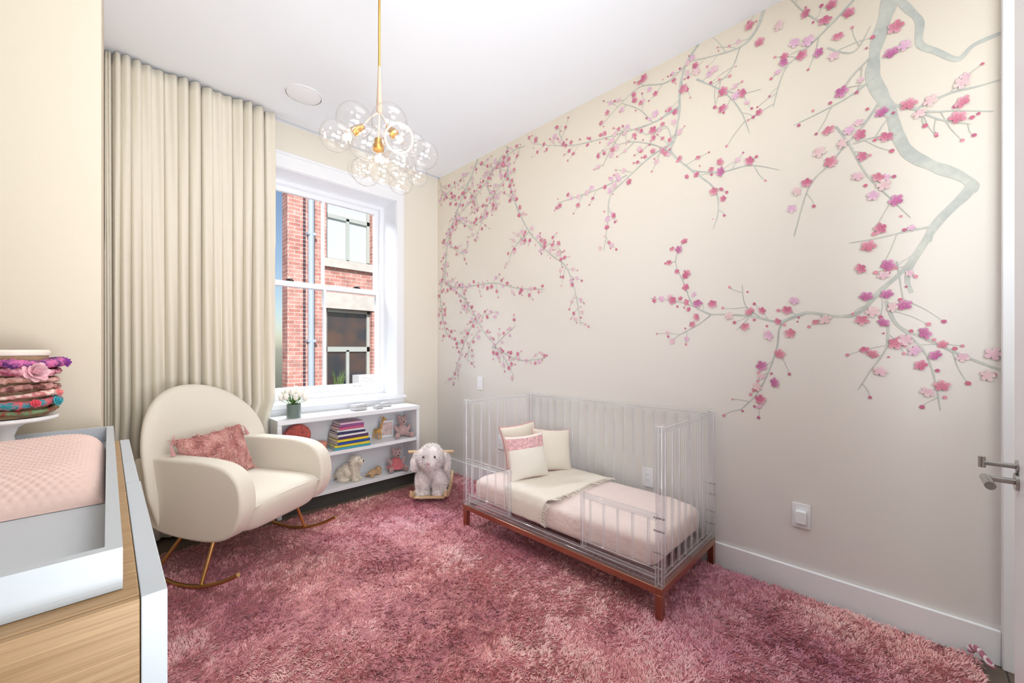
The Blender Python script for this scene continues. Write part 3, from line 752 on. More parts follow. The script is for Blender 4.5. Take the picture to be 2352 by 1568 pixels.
m_pl1 = M('ivory_linen', (240, 233, 222), .9, bump=.3, bscale=200)
m_band = M('pink_floral_print', (222, 176, 178), .9, var=.28, vscale=60)
m_cream = M('cream_cotton', (238, 229, 214), .9, bump=.2, bscale=120)
m_pink = M('soft_pink_piping', (214, 158, 160), .8)
pillow('pillow', .30, .30, .10, [m_pl1, m_band], 'square ivory pillow with a pink floral band', frame((2.010, 1.84, .525), (-.34, -1, .30), .03), band=(.3, .86), trim=.003, mat_trim=m_band)
pillow('pillow', .30, .30, .10, [m_cream], 'square cream pillow with pink printed edge', frame((2.270, 1.83, .525), (-.46, -1, .36), -.10), trim=.005, mat_trim=m_band)
pillow('pillow', .32, .30, .08, [m_cream], 'cream pillow with pink piping behind two others', frame((2.16, 2.035, .550), (-.2, -1, .30), .05), trim=.006, mat_trim=m_pink)

# ------------------------------------------------------------ rocking chair
CHX, CHY, CHZ = .59, 2.83, .018
ch = thing('rocking_chair', 'ivory upholstered rocking chair on brass metal rockers', 'chair', (CHX, CHY, CHZ), radians(210))
b = MB(); b.sell((0, .0, .345), (.262, .345, .105), .42, .3, 56, 24)
b.v = [(x, y-(.06*(.40-z)/.15 if z < .40 and y > 0 else 0), z+(.02*max(0, 1-(x/.3)**2) if z > .39 else 0)) for x, y, z in b.v]
b.obj('seat', m_boucle, ch, ang=180)
b = MB(); b.tube([(-.24, .322, .405), (-.12, .335, .425), (0, .338, .43), (.12, .335, .425), (.24, .322, .405)], .004, 6); b.obj('welt', m_boucle, ch)
prof = catmull([(-.38, .32, 0), (-.22, .255, 0), (.0, .235, 0), (.17, .245, 0), (.27, .29, 0), (.325, .38, 0), (.335, .47, 0), (.31, .56, 0), (.235, .622, 0), (.10, .648, 0), (-.10, .652, 0), (-.28, .650, 0), (-.40, .635, 0)], 5)
for s in (1, -1):
    b = MB(); b.prism([(p.x, p.y) for p in prof], s*.238, s*.336, 'X')
    o = b.obj('armrest', m_boucle, ch, ang=60); o.modifiers.new('B', 'BEVEL').width = .042; o.modifiers['B'].segments = 7; o.modifiers['B'].limit_method = 'ANGLE'; o.modifiers['B'].angle_limit = radians(50); o.modifiers['B'].profile = .5
    b = MB(); b.tube([(s*.326, (p.x-.0)*.965, .447+(p.y-.447)*.94) for p in prof[4:58]], .0035, 6)
    b.obj('welt', m_boucle, ch)
b = MB(); NR, NS = 40, 34
def back_y(z, x): return -.325-(z-.3)*.20+.14*(x/.40)**2
for sgn in (1, -1):
    v = []; f = []
    for j in range(NR+1):
        q = j/NR; z = .26+(1.015-.26)*sin(q*pi/2)
        wv = .380 if z < .62 else .380*max(0, 1-((z-.62)/.3951)**2.1)**(1/2.1)
        if z < .45: wv -= .05*(.45-z)/.19
        tz = sqrt(max(0, 1-max(0, (z-.60)/.415)**5))
        for i in range(NS+1):
            s = sin((-1+2*i/NS)*pi/2); x = wv*s
            th_ = .060*(max(0, 1-abs(s)**4))**.5*tz
            v.append((x, back_y(z, x)+sgn*th_, z))
    for j in range(NR):
        for i in range(NS): a = j*(NS+1)+i; f.append((a, a+1, a+NS+2, a+NS+1))
    b.add(v, f)
b.obj('backrest', m_boucle, ch, ang=180)
for s in (1, -1):
    pts = [(s*.355, y, .013+.80*(y+.02)**2) for y in np.linspace(-.36, .345, 24)]
    MB().tube(pts, .0105, 10).obj('rocker', m_gold, ch)
    MB().tube([(s*.352, .10, .025), (s*.26, .09, .27)], .010, 10).obj('leg', m_gold, ch)
    MB().tube([(s*.352, -.22, .048), (s*.26, -.10, .27)], .010, 10).obj('leg', m_gold, ch)
MB().tube([(-.27, .09, .245), (.27, .09, .245)], .010, 8).obj('crossbar', m_gold, ch)
Rz = Matrix.Translation((CHX, CHY, CHZ)) @ Matrix.Rotation(radians(210), 4, 'Z')
pf = pillow('pillow', .42, .30, .13, [m_pinkfur], 'dusty rose faux fur lumbar pillow with tassels', Rz @ frame((.05, -.165, .600), (-.05, 1, .34), .04), fur=(24000, .034, .006, .05))
for sx_ in (-1, 1):
    for sy_ in (-1, 1):
        b = MB(); p = Vector((sx_*.205, sy_*.14, 0)); b.tube([p, p+Vector((sx_*.030, -.012, 0))], .003, 6)
        for k in range(12): b.tube([p+Vector((sx_*.030, -.012, 0)), p+Vector((sx_*(.034+random.uniform(-.01, .01)), -.07, random.uniform(-.01, .01)))], .0026, 4)
        b.obj('tassel', m_pink, pf)

# ------------------------------------------------------------ bookcase
bx0, bx1, by0, by1, BZ = .872, 2.07, 3.27, 3.530, .73
bc = thing('bookcase', 'low white two tier bookcase under the window', 'bookcase', ((bx0+bx1)/2, (by0+by1)/2, 0))
b = MB(); b.box(bx0, bx0+.03, by0, by1, .0, BZ-.0355); b.box(bx1-.03, bx1, by0, by1, 0, BZ-.0355); b.box(bx0-.0, bx1+.0, by0-.005, by1, BZ-.035, BZ)
b.obj('cabinet_frame', m_shelfw, bc, True, bevel=.002)
MB().box(bx0+.03, bx1-.03, by1-.012, by1, .08, BZ-.035).obj('back_panel', m_shelfw, bc, True)
for z in (.435, .135): MB().box(bx0+.03, bx1-.03, by0+.004, by1-.012, z-.03, z).obj('shelf', m_shelfw, bc, True, bevel=.002)
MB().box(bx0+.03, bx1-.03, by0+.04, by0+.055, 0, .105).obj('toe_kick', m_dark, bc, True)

S1, S2 = .436, .136
def book(w_, d_, t_, col, loc, rz=0, up=False, grp='picture books stacked on the shelf', label='hardcover picture book standing on the shelf'):
    e = thing('book', label, 'book', loc, rz, grp)
    if up: e.rotation_euler = (0, radians(-90), 0)
    mc = M('book_cover', col, .4); mp = M('book_pages', (240, 236, 226), .8)
    b = MB(); b.box(-w_/2, w_/2, -d_/2, d_/2, 0, .002); b.box(-w_/2, w_/2, -d_/2, d_/2, t_-.002, t_); b.box(-w_/2, w_/2, -d_/2, -d_/2+.003, 0, t_)
    b.obj('cover', mc, e, smooth=False)
    MB().box(-w_/2+.004, w_/2-.004, -d_/2+.003, d_/2-.005, .002, t_-.002).obj('pages', mp, e, smooth=False)
    return e
cols = [((70, 170, 190), 'teal'), ((230, 214, 70), 'yellow'), ((40, 80, 160), 'blue'), ((236, 210, 60), 'yellow'), ((80, 50, 100), 'purple'), ((236, 232, 236), 'white'), ((46, 52, 90), 'navy'), ((226, 220, 226), 'white'), ((206, 90, 130), 'pink'), ((150, 90, 150), 'violet'), ((226, 190, 210), 'pale pink')]
z = S1
for k, (c_, nm) in enumerate(cols):
    t_k = .017+.004*random.random(); s = 1-.035*k
    e = book(.30*s, .215*s, t_k, c_, (1.44+random.uniform(-.008, .008), 3.385, z+.0005), radians(random.uniform(-5, 6)), label=nm+' hardcover picture book in a stack'); z += t_k+.0005
for k, (c_, nm) in enumerate([((70, 60, 120), 'purple'), ((230, 200, 80), 'yellow'), ((90, 140, 190), 'blue'), ((210, 90, 110), 'red')]):
    book(.19, .15, .016, c_, (1.12+k*.019, 3.36, S2+.096), 0, True, 'picture books standing on the bottom shelf', nm+' picture book standing on the bottom shelf')

vs = thing('flower_vase', 'glass vase of white tulips on the bookcase', 'vase', (1.01, 3.365, BZ))
m_vg = M('smoky_green_vase_glass', (110, 126, 120), .1, coat=.5)
MB().lathe([(.0, 0), (.046, 0), (.05, .004), (.05, .105), (.047, .105), (.046, .012), (0, .012)], seg=28).obj('vase', m_vg, vs)
m_leaf = M('tulip_leaf', (112, 156, 82), .5, var=.2); m_tul = M('white_tulip', (250, 247, 238), .6)
b = MB(); b2 = MB()
for k in range(19):
    a = 2.4*k; r_ = .010+.062*sqrt(k/19); hx, hy = r_*1.25*cos(a), r_*1.25*sin(a); hz = .215-.065*(k/19)+random.uniform(-.008, .008)
    b.tube([(hx*.3, hy*.3, .02), (hx*.5, hy*.5, .11), (hx, hy, hz-.02)], .0025, 5)
    b2.sell((hx, hy, hz), (.018, .018, .024), 1, 1, 10, 8)
    for q_ in range(3):
        aa = a+q_*2.1; b2.sell((hx+.010*cos(aa), hy+.010*sin(aa), hz+.007), (.010, .010, .022), 1, 1, 8, 6)
    lx, ly = cos(a+1)*.085, sin(a+1)*.085
    for q_ in range(4):
        f0 = q_/4; f1 = (q_+1)/4; w0 = .009*sin(pi*f0)+.001; w1 = .009*sin(pi*f1)+.001
        pz = lambda f: .10+(.13-.004*k)*f-.05*f*f
        b.add([(lx*f0-ly*w0*9, ly*f0+lx*w0*9, pz(f0)), (lx*f0+ly*w0*9, ly*f0-lx*w0*9, pz(f0)), (lx*f1+ly*w1*9, ly*f1-lx*w1*9, pz(f1)), (lx*f1-ly*w1*9, ly*f1+lx*w1*9, pz(f1))], [(0, 1, 2, 3)])
b.obj('stems', m_leaf, vs); b2.obj('tulips', m_tul, vs)
m_sil = M('silver_embossed_box', (196, 194, 196), .35, .4, bump=.4, bscale=220)
for (x, y, s, h, rz, lab) in ((1.53, 3.38, .12, .05, .1, 'silver embossed keepsake box'), (1.69, 3.34, .075, .032, .2, 'small silver trinket box'), (1.81, 3.43, .09, .04, -.1, 'small pewter trinket box with domed lid')):
    e = thing('trinket_box', lab, 'box', (x, y, BZ), rz, 'trinket boxes on the bookcase')
    MB().box(-s/2, s/2, -s*.35, s*.35, .003, h*.62).obj('box_body', m_sil, e, bevel=.002)
    b = MB(); b.box(-s/2-.002, s/2+.002, -s*.35-.002, s*.35+.002, h*.64, h*.85); b.box(-s/2+.006, s/2-.006, -s*.35+.006, s*.35-.006, h*.85, h); b.obj('lid', m_sil, e, bevel=.003)
    for a_ in (-1, 1):
        for c_ in (-1, 1): MB().sell((a_*s*.42, c_*s*.28, .004), (.006, .006, .004), 1, 1, 8, 6).obj('foot', m_sil, e)

m_coral = M('coral_woven', (214, 110, 102), .7, var=.25, vscale=40)
b = MB(); b.lathe([(0, 0), (.10, 0), (.108, .008), (.108, .03), (.10, .038), (.085, .034), (0, .034)], seg=36)
for k in range(8): b.tube([(0, 0, .035), (.08*cos(k*pi/4), .08*sin(k*pi/4), .036)], .004, 6)
o = b.obj('round_basket', m_coral, loc=(1.06, 3.485, S1+.118), rot=(radians(98), 0, radians(8))); top(o, 'coral round woven tray leaning in the shelf', 'tray')
b = MB(); b.lathe([(0, 0), (.045, 0), (.05, .006), (.05, .05), (.052, .052), (.052, .062), (.046, .068), (0, .072)], seg=28)
o = b.obj('round_box', M('salmon_tin', (224, 150, 130), .4), loc=(1.22, 3.40, S1)); top(o, 'small round salmon coloured tin', 'box')

m_bear = M('grey_rose_plush', (190, 158, 156), .95, var=.12, vscale=40, sheen=.5)
m_red = M('raspberry_plush', (208, 112, 120), .95, var=.2, vscale=40, sheen=.5)
m_dogp = M('cream_plush', (246, 237, 220), .95, var=.06, vscale=40, sheen=.5)
m_beige = M('tan_plush', (200, 166, 128), .95, var=.1, vscale=40)
m_gir = M('giraffe_patch_plush', (206, 160, 96), .9, var=.45, vscale=45)
def eyes(parent, pts, r=.005):
    for p in pts: MB().sell(p, (r, r, r), 1, 1, 10, 8).obj('eye', m_black, parent)
def sitting(name, lab, mat, loc, rz, s=1., dress=None):
    e = thing(name, lab, 'soft toy', loc, rz)
    E = [((0,0,.055),(.042,.036,.05)), ((0,.012,.135),(.036,.034,.036)), ((0,.042,.128),(.018,.018,.015)),
         ((.030,.008,.172),(.014,.008,.016)), ((-.030,.008,.172),(.014,.008,.016)),
         ((.045,.04,.022),(.018,.05,.019),(0,0,-.35)), ((-.045,.04,.022),(.018,.05,.019),(0,0,.35)),
         ((.052,.02,.072),(.014,.016,.040),(.3,.5,0)), ((-.052,.02,.072),(.014,.016,.040),(.3,-.5,0)), ((.06,.085,.026),(.02,.014,.026)), ((-.06,.085,.026),(.02,.014,.026))]
    E = [tuple([tuple(v*s for v in q[0]), tuple(v*s for v in q[1])]+list(q[2:])) for q in E]
    blob('body', E, .0065*s, mat, e, fur=(2500, .006*s, .0014, .1))
    eyes(e, [(.014*s, .044*s, .146*s), (-.014*s, .044*s, .146*s)], .004*s)
    MB().sell((0, .062*s, .132*s), (.007*s, .004*s, .005*s), 1, 1, 10, 6).obj('nose', m_black, e)
    if dress:
        MB().lathe([(.026*s, .10*s), (.046*s, .07*s), (.062*s, .045*s), (.078*s, .022*s), (.074*s, .020*s), (.04*s, .08*s)], seg=24).obj('dress', dress, e)
    return e
sitting('teddy_bear', 'grey rose plush bear sitting on the shelf', m_bear, (1.955, 3.39, S1), radians(165), 1.12)
sitting('plush_doll', 'pink plush animal in a raspberry skirt on the bottom shelf', m_bear, (1.89, 3.38, S2), radians(165), 1.15, m_red)
g = thing('toy_giraffe', 'spotted plush giraffe standing on the shelf', 'soft toy', (1.735, 3.44, S1), radians(200))
E = [((0,0,.075),(.024,.042,.024))]
for sx_ in (-.015, .015):
    for sy_ in (-.03, .03): E.append(((sx_, sy_, .032), (.008, .008, .036)))
for k in range(6): E.append(((0, .032+.006*k, .09+.017*k), (.013-.0008*k, .014-.0008*k, .016)))
E += [((0, .08, .19), (.013, .026, .013), (-.25, 0, 0)), ((.016, .062, .205), (.010, .004, .006)), ((-.016, .062, .205), (.010, .004, .006)), ((.006, .066, .212), (.003, .003, .012)), ((-.006, .066, .212), (.003, .003, .012))]
blob('body', E, .0045, m_gir, g); eyes(g, [(.012, .078, .196), (-.012, .078, .196)], .003)
fr_ = thing('picture_frame', 'small white framed picture on the shelf', 'picture frame', (1.845, 3.475, S1), radians(-8))
b = MB(); b.box(-.065, .065, -.006, .006, 0, .018); b.box(-.065, .065, -.006, .006, .137, .155); b.box(-.065, -.047, -.006, .006, .018, .137); b.box(.047, .065, -.006, .006, .018, .137)
b.obj('frame', m_white, fr_, smooth=False); MB().box(-.047, .047, -.002, .004, .018, .137).obj('picture', M('pastel_print', (226, 200, 196), .6, var=.3, vscale=22), fr_)
b = MB(); b.tube([(0, .006, .10), (0, .030, .002)], .003, 6); b.obj('stand', m_white, fr_)
d = thing('plush_dog', 'cream shaggy plush dog sitting on the bottom shelf', 'soft toy', (1.46, 3.39, S2), radians(215))
E = [((0,-.02,.075),(.055,.075,.062)), ((0,-.055,.06),(.06,.06,.055)), ((0,.035,.11),(.042,.042,.055),(-.4,0,0)), ((0,.055,.178),(.040,.042,.036)), ((0,.095,.168),(.021,.03,.018)),
     ((.042,.05,.165),(.011,.02,.033)), ((-.042,.05,.165),(.011,.02,.033)), ((.028,.055,.045),(.017,.019,.048)), ((-.028,.055,.045),(.017,.019,.048)), ((.028,.07,.015),(.018,.028,.014)), ((-.028,.07,.015),(.018,.028,.014)),
     ((.06,-.02,.022),(.022,.05,.021)), ((-.06,-.02,.022),(.022,.05,.021)), ((0,-.12,.035),(.016,.045,.016),(.3,0,0))]
blob('body', E, .007, m_dogp, d, fur=(6000, .020, .002, .5)); eyes(d, [(.017, .092, .187), (-.017, .092, .187)], .005)
MB().sell((0, .125, .172), (.008, .006, .006), 1, 1, 10, 6).obj('nose', m_black, d)
d2 = thing('plush_puppy', 'small tan plush puppy lying beside the dog', 'soft toy', (1.66, 3.37, S2), radians(-70))
E = [((0,0,.03),(.028,.06,.027)), ((0,.062,.045),(.025,.027,.024)), ((0,.088,.04),(.012,.014,.011)), ((.026,.06,.042),(.006,.013,.02)), ((-.026,.06,.042),(.006,.013,.02)),
     ((.026,.045,.012),(.010,.032,.011)), ((-.026,.045,.012),(.010,.032,.011)), ((.03,-.04,.013),(.012,.032,.012)), ((-.03,-.04,.013),(.012,.032,.012)), ((0,-.075,.03),(.007,.028,.007))]
blob('body', E, .0055, m_beige, d2, fur=(1500, .005, .0014, .2)); eyes(d2, [(.010, .084, .052), (-.010, .084, .052)], .003)

# ------------------------------------------------------------ rocking lamb
rk = thing('rocking_toy', 'white plush rocking lamb with wooden handles and rockers', 'rocking toy', (1.95, 2.87, .024), radians(137))
E = [((0,-.05,.235),(.115,.175,.11)), ((0,.05,.24),(.10,.095,.11)), ((0,.115,.345),(.108,.092,.094)), ((0,.175,.315),(.062,.055,.055)), ((0,.10,.415),(.06,.05,.03))]
for sx_ in (-.066, .066):
    E += [((sx_, .10, .13), (.054, .052, .11)), ((sx_, .115, .052), (.056, .062, .034)), ((sx_, -.13, .13), (.056, .058, .11)), ((sx_, -.12, .052), (.056, .062, .034))]
E.append(((0, -.23, .26), (.03, .035, .05)))
blob('body', E, .011, m_plush, rk, fur=(24000, .018, .0034, .10))
for s in (-1, 1):
    blob('ear', [((s*.118, .10, .345), (.024, .04, .045)), ((s*.132, .105, .30), (.024, .045, .05)), ((s*.132, .11, .262), (.022, .04, .032))], .009, m_plush, rk, fur=(2500, .014, .0028, .2))
    b = MB()
    ys = np.linspace(-.29, .25, 18)
    up_ = [(y, .018+.030+.95*(y+.02)**2) for y in ys]; lo_ = [(y, .0+.95*(y+.02)**2*.95) for y in ys]
    b.prism(lo_+up_[::-1], s*.135-.011, s*.135+.011, 'X'); b.obj('rocker', m_lwood, rk, ang=50, bevel=.004)
MB().tube([(-.185, .10, .385), (.185, .10, .385)], .012, 12).obj('handle', m_lwood, rk)
for y in (.175, -.17): MB().box(-.124, .124, y-.022, y+.022, .030, .045).obj('crossbar', m_lwood, rk, bevel=.004)
MB().box(-.124, .124, -.03, .03, .012, .027).obj('footrest', m_lwood, rk, bevel=.004)
eyes(rk, [(.045, .202, .368), (-.045, .202, .368)], .008)
MB().sell((0, .236, .322), (.012, .006, .008), 1, 1, 12, 8).obj('nose', m_pink, rk)

# ------------------------------------------------------------ dresser and changing tray
DZ = .95; DX1 = .053
dr = thing('dresser', 'oak dresser with white lacquered end panels', 'dresser', (-.57, 1.25, 0))
MB().box(-1.17, .028, .672, 1.86, .10, DZ).obj('body', m_oak, dr, True, bevel=.002)
b = MB(); b.box(.0285, DX1, .66, 1.248, 0, DZ+.001); b.box(.0285, DX1-.002, 1.252, 1.86, 0, DZ+.001); b.box(.0285, DX1-.003, 1.248, 1.252, 0, DZ-.004); b.obj('end_panel', m_drw, dr, True, bevel=.0012)
b = MB(); b.box(-1.195, -1.1705, .66, 1.86, 0, DZ+.001); b.obj('end_panel', m_drw, dr, True, bevel=.0015)
for k in range(3):
    MB().box(-1.168, .0275, .661, .671, .13+k*.2735, .13+k*.2735+.2715).obj('drawer', m_oak, dr, True, bevel=.001)
TX1, TX0, TY0, TY1, TZ = .0135, -.93, .70, 1.845, DZ+.001
tr = thing('changing_tray', 'white lacquered changing tray on the dresser', 'tray', (-.45, 1.27, TZ))
b = MB(); tt = .016; th_ = .052
b.box(TX0, TX1, TY0, TY1, TZ, TZ+.008); b.box(TX0, TX1, TY0, TY0+tt, TZ+.0081, TZ+th_); b.box(TX0, TX1, TY1-tt, TY1, TZ+.0081, TZ+th_); b.box(TX0, TX0+tt, TY0+tt, TY1-tt, TZ+.0081, TZ+th_); b.box(TX1-tt, TX1, TY0+tt, TY1-tt, TZ+.0081, TZ+th_)
b.obj('tray', m_drw, tr, True, smooth=False)
m_minky = M('pink_minky_dots', (236, 204, 192), .9, bump=.1, bscale=300, sheen=.3)
b = MB(); v = []; f = []
px0, px1, py0, py1 = -.80, -.004, 1.08, 1.66; NX_, NY_ = 400, 280; zb = TZ+.009
for j in range(NY_+1):
    for i in range(NX_+1):
        a = -1+2*i/NX_; c_ = -1+2*j/NY_
        x = (px0+px1)/2+(px1-px0)/2*a; y = (py0+py1)/2+(py1-py0)/2*c_
        ec = max(0, 1-abs(c_)**(3.2 if c_ < 0 else 6)); edge = (max(0, 1-abs(a)**12)*ec)**.55
        cc2 = max(0, c_)**2*.030+max(0, -c_)**2*.012
        hgt = (.052+cc2+.012*abs(a)**4)*edge
        hgt += .004*noise.noise(Vector((x*8, y*8, 1)))*edge
        row = math.floor(y/.0145+.5); xx_ = x+(.00725 if row % 2 else 0)
        rr_ = ((xx_/.0145-math.floor(xx_/.0145+.5))**2+(y/.0145-row)**2)**.5
        dd = max(0, 1-(rr_/.36)**2)
        hgt += .0032*dd**.6*min(1, edge*1.5)
        y += .010*noise.noise(Vector((x*5, y*5, 5)))
        v.append((x, y, zb+hgt))
for j in range(NY_):
    for i in range(NX_): q = j*(NX_+1)+i; f.append((q, q+1, q+NX_+2, q+NX_+1))
b.add(v, f); o = b.obj('changing_pad', m_minky, ang=180); top(o, 'contoured changing pad in pink dotted minky cover', 'changing pad')
kx, ky = -.20, 1.745
ks = MB(); ks.lathe([(0, 0), (.062, 0), (.064, .006), (.04, .014), (.024, .03), (.02, .055), (.028, .078), (.05, .092), (.098, .096), (.102, .10), (.102, .108), (.096, .106), (0, .104)], seg=40)
o = ks.obj('cake_stand', M('white_ceramic', (240, 240, 240), .15), loc=(kx, ky, zb)); top(o, 'white ceramic cake stand', 'cake stand')
HZ = zb+.109
b = MB(); b.lathe([(0, 0), (.082, 0), (.082, .166), (0, .166)], seg=36)
hh = thing('headband_holder', 'burlap covered headband holder with white lid', 'holder', (kx, ky, HZ))
b.obj('holder_body', M('burlap', (170, 138, 108), .95, bump=.5, bscale=300), hh)
MB().lathe([(0, .1665), (.084, .1665), (.086, .170), (.086, .178), (.082, .182), (0, .182)], seg=36).obj('lid', m_cream, hh)
hb = [((96, 50, 120), (214, 110, 160), 'purple floral', .146, .015), ((150, 60, 90), (230, 170, 180), 'rose print', .122, .013), ((176, 126, 108), (222, 176, 170), 'dusty mauve', .100, .010), ((110, 66, 62), (206, 150, 140), 'brown rose', .080, .011), ((200, 120, 120), (246, 222, 206), 'coral print', .060, .009), ((40, 140, 150), (220, 90, 100), 'teal print', .038, .013), ((120, 150, 110), (150, 70, 60), 'olive print', .016, .009)]
for c_, c2_, nm, z, rr in hb:
    b = MB(); v = []; f = []; NU, NV = 120, 14
    for i in range(NU):
        a = 2*pi*i/NU; k_ = 1+.4*noise.noise(Vector((cos(a)*4, sin(a)*4, z*60)))
        for j in range(NV):
            p_ = 2*pi*j/NV; q_ = 1+.5*noise.noise(Vector((cos(a)*16, sin(a)*16, j*.9+z*90)))
            R_ = .0835+rr*k_+rr*k_*q_*cos(p_); v.append((R_*cos(a), R_*sin(a), rr*.74*sin(p_)*k_*q_+.003*sin(a*3+z*50)))
    for i in range(NU):
        for j in range(NV): f.append((i*NV+j, ((i+1) % NU)*NV+j, ((i+1) % NU)*NV+(j+1) % NV, i*NV+(j+1) % NV))
    b.add(v, f)
    e = thing('headband', nm+' fabric headband on the holder', 'headband', (kx, ky, HZ+z), 0, 'headbands on the holder')
    b.obj('band', M('headband_fabric', c_, .8, c2=c2_, vscale=60, bump=.5, bscale=60), e, ang=180)
    fl = {'rose print': [(-.95, 1.25, (222, 172, 180))], 'purple floral': [(-.1, .7, (140, 60, 150)), (-1.6, .7, (176, 80, 130))], 'teal print': [(-.45, .6, (60, 160, 172)), (-.95, .5, (220, 80, 96))], 'coral print': [(-.25, .5, (236, 140, 140))]}.get(nm, [])
    for ang_, sc, col_ in fl:
        fb = MB(); base = Vector((cos(ang_), sin(ang_), 0))*(.088+rr*1.6); n_ = base.normalized()
        fm = frame(base, (n_.x, n_.y, .3))
        for ring, (cnt, rr_, tl) in enumerate(((7, .014, .35), (6, .010, .8), (4, .005, 1.2))):
            for q_ in range(cnt):
                an = 2*pi*q_/cnt+ring*.5
                RR = (Matrix.Rotation(an, 3, 'Z') @ Matrix.Rotation(-tl, 3, 'Y'))
                fb.sell((rr_*cos(an)*sc, rr_*sin(an)*sc, .002+ring*.003), (.011*sc, .008*sc, .002), 1, 1, 10, 6, R=RR, T=fm)
        fb.obj('fabric_flower', M('flower_fabric', col_, .8, var=.25, vscale=60), e)

# ------------------------------------------------------------ chandelier
CH = Vector((.884, 1.71, 2.19))
cl = thing('chandelier', 'clear glass bubble chandelier on a brass rod', 'chandelier', CH, -A)
def cp(px, py, dep=0): return Vector(((px-883)*.002, dep, (335-py)*.002))
rx = cp(877, 0).x
MB().tube([(rx, 0, cp(0, 158).z), (rx, 0, ZC-CH.z-.02)], .0055, 10).obj('rod', m_brass, cl)
MB().lathe([(.06, -.0), (.06, -.018), (.055, -.024), (0, -.024)], (rx, 0, ZC-CH.z), 28).obj('canopy', m_brass, cl)
m_tap = M('leather_wrapped_stem', (206, 176, 150), .6)
MB().lathe([(.0055, cp(0, 155).z), (.008, cp(0, 190).z), (.0125, cp(0, 245).z), (.0135, cp(0, 256).z), (.010, cp(0, 262).z)], (rx, 0, 0), 20).obj('stem', m_tap, cl)
m_arm = M('ivory_cord', (214, 198, 184), .5)
m_em = M('warm_filament', (255, 240, 210), .5, emit=(255, 220, 170), es=90)
m_bulb = Mglass('bulb_glass', .05, .4, 3)
socks = [(cp(832, 308, -.03), Vector((-.55, -.15, -.45))), (cp(910, 312, -.03), Vector((.5, -.2, -.55))), (cp(880, 346, -.04), Vector((0, -.1, -1))), (cp(866, 318, .07), Vector((-.2, .7, -.5)))]
for p, dv in socks:
    dv = dv.normalized(); hub = Vector((rx, 0, cp(0, 260).z))
    MB().tube(catmull([hub, hub.lerp(p-dv*.03, .5)+Vector((0, 0, .012)), p-dv*.03], 5), .0036, 8).obj('arm', m_arm, cl)
    MB().tube([p-dv*.036, p-dv*.03, p-dv*.005, p, p+dv*.022], [.008, .014, .016, .020, .020], 18).obj('socket', m_brass, cl)
    bb_ = MB(); c0 = p+dv*.062
    bb_.sell(c0, (.024, .024, .024), 1, 1, 18, 12); bb_.obj('bulb', m_bulb, cl)
    MB().sell(c0, (.011, .011, .013), 1, 1, 10, 8).obj('filament', m_em, cl)
bubs = [(820,279,80,.0),(903,287,78,-.02),(797,338,66,-.09),(938,348,64,-.11),(974,345,64,.05),(779,301,42,.08),(866,356,76,-.10),(841,388,66,.03),(925,379,68,.0),(886,396,62,-.02),(914,401,56,.09),(952,382,48,.11),(812,372,46,.08),(858,300,60,.12),(940,300,56,.13),(900,350,60,.10)]
for (x, y, dmt, dep) in bubs:
    MB().sell(cp(x, y, dep), (dmt*.001,)*3, 1, 1, 48, 30).obj('glass_globe', m_bub, cl, ang=180)

# ------------------------------------------------------------ wall plates
def plate(px, py, kind):
    y, z = on_x(px, py)
    e = thing('light_switch' if kind == 'switch' else 'wall_outlet', 'white rocker light switch on the mural wall' if kind == 'switch' else 'white electrical outlet with cover on the mural wall', 'switch' if kind == 'switch' else 'outlet', (XR, y, z))
    MB().box(-.006, 0, -.038, .038, -.062, .062).obj('plate', m_white, e, bevel=.002)
    if kind == 'switch': MB().box(-.010, -.006, -.016, .016, -.033, .033).obj('rocker', m_white, e, bevel=.001)
    elif kind == 'cover': MB().box(-.030, -.006, -.023, .023, -.036, .030).obj('plug_cover', m_white, e, bevel=.005)
    else:
        MB().box(-.008, -.006, -.017, .017, -.034, .034).obj('receptacle', m_white, e, bevel=.001)
        for zz in (-.018, .018):
            for yy in (-.006, .006): MB().box(-.0085, -.0078, yy-.001, yy+.001, zz-.004, zz+.004).obj('slot', m_black, e)
plate(1103, 880, 'switch'); plate(1841, 1184, 'cover'); plate(1488, 1095, 'outlet'); plate(1150, 1015, 'outlet')

# ------------------------------------------------------------ door
dd = thing('door_1', 'white painted interior door standing open', 'door', (1.5, -.255, 0)); dd['kind'] = 'structure'
MB().box(1.12, 1.925, -.275, -.235, .01, 2.42).obj('door_leaf', m_white, dd, True, bevel=.002)
hz = .865
b = MB(); b.tube([(1.868, -.235, hz), (1.868, -.228, hz)], .026, 24); b.tube([(1.868, -.23, hz), (1.868, -.175, hz)], .009, 14)
b.tube([(1.872, -.172, hz), (1.862, -.172, hz), (1.76, -.172, hz)], .0115, 18); b.obj('lever', m_nickel, dd, True)
b = MB(); b.tube([(1.868, -.235, hz+.045), (1.868, -.230, hz+.045)], .018, 20); b.tube([(1.868, -.23, hz+.045), (1.868, -.168, hz+.045)], .0075, 12); b.tube([(1.868, -.166, hz+.030), (1.868, -.166, hz+.062)], .008, 12); b.obj('thumb_turn', m_nickel, dd, True)

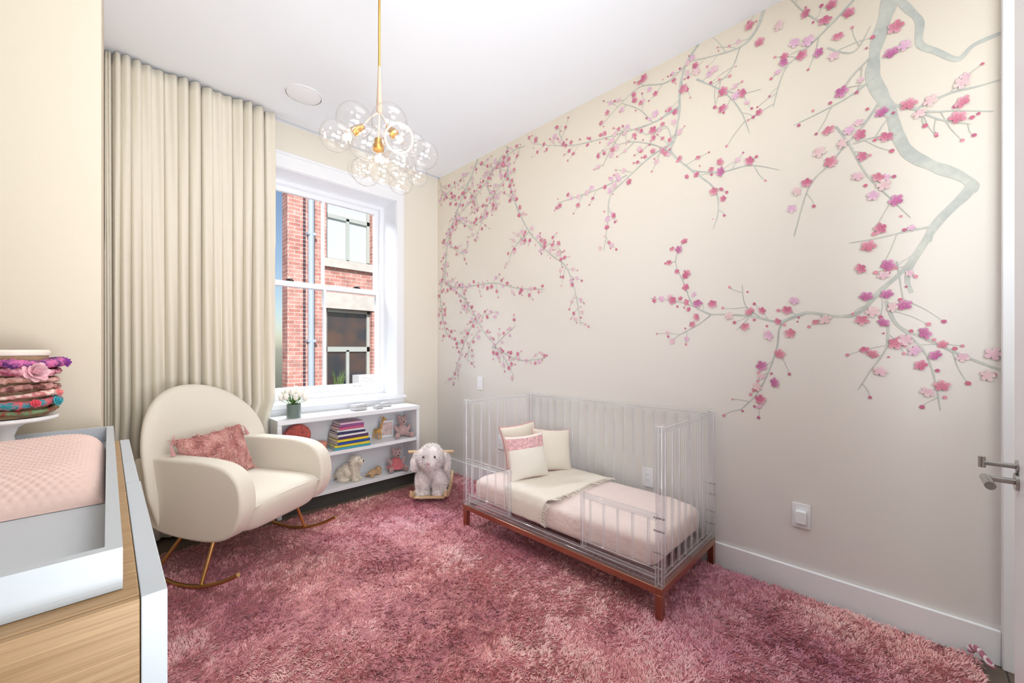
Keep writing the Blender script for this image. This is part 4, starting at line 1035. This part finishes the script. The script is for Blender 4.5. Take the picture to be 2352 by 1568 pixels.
rt_ = thing('rope_toy', 'pink and white braided rope by the baseboard', 'rope', (2.405, -.175, .03))
m_rw = M('white_rope', (226, 208, 212), .9); m_rp = M('mauve_rope', (176, 110, 130), .9)
for k, mt in enumerate((m_rw, m_rp, m_rp)):
    P = []
    for i in range(60):
        s = i/59; a = s*26+k*2.094; base = Vector((.03-.06*s+.015*sin(s*6), -.01-.05*s, .015+.04*sin(s*3.1)*.5))
        P.append(base+Vector((cos(a)*.005, sin(a)*.006, sin(a+1)*.006)))
    MB().tube(P, .0055, 8).obj('strand', mt, rt_)

# ------------------------------------------------------------ lights
def area(name, loc, target, sx, sy, e, col=(1, 1, 1), spread=180):
    L = bpy.data.lights.new(name, 'AREA'); L.shape = 'RECTANGLE'; L.size = sx; L.size_y = sy; L.energy = e; L.color = col; L.spread = radians(spread)
    o = bpy.data.objects.new(name, L); COL.objects.link(o); o.location = loc
    o.rotation_euler = (Vector(target)-Vector(loc)).to_track_quat('-Z', 'Y').to_euler(); return o
area('daylight', (1.5, 5.0, 3.9), (1.7, 2.3, .9), 2.2, 1.3, 380, (.88, .94, 1))
area('overhead_fill', (1.05, .95, 3.06), (1.05, .96, 0), .9, .9, 11, (.95, .98, 1))  # added fill under the ceiling, out of frame; no fixture there
area('rear_fill', (.8, -1.2, 2.4), (1.6, 2.4, 1.0), 1.6, 1.2, 22, (.95, .98, 1), 130)  # added soft fill from behind the camera, not a lamp of the room
area('upward_fill', (.6, -.6, .9), (1.6, 2.1, 3.08), 1.4, 1.0, 46, (.89, .95, 1), 110)  # added low fill aimed up to brighten the ceiling, unseen
P = bpy.data.lights.new('chandelier_glow', 'POINT'); P.energy = 4; P.color = (1, .85, .65); P.shadow_soft_size = .05
o = bpy.data.objects.new('chandelier_glow', P); COL.objects.link(o); o.location = CH+Vector((0, 0, -.28))
S = bpy.data.lights.new('sun', 'SUN'); S.energy = 4.6; S.angle = .009; S.color = (1, .97, .93)
o = bpy.data.objects.new('sun', S); COL.objects.link(o); o.rotation_euler = Vector((.35, .75, -.6)).to_track_quat('-Z', 'Y').to_euler()
wd_ = bpy.data.worlds.new('world'); scene.world = wd_; wd_.use_nodes = True
n = wd_.node_tree.nodes; l = wd_.node_tree.links
sk = n.new('ShaderNodeTexSky'); sk.sky_type = 'NISHITA'; sk.sun_disc = False; sk.sun_elevation = radians(45); sk.sun_rotation = radians(200)
l.new(sk.outputs[0], n['Background'].inputs[0]); n['Background'].inputs[1].default_value = .13
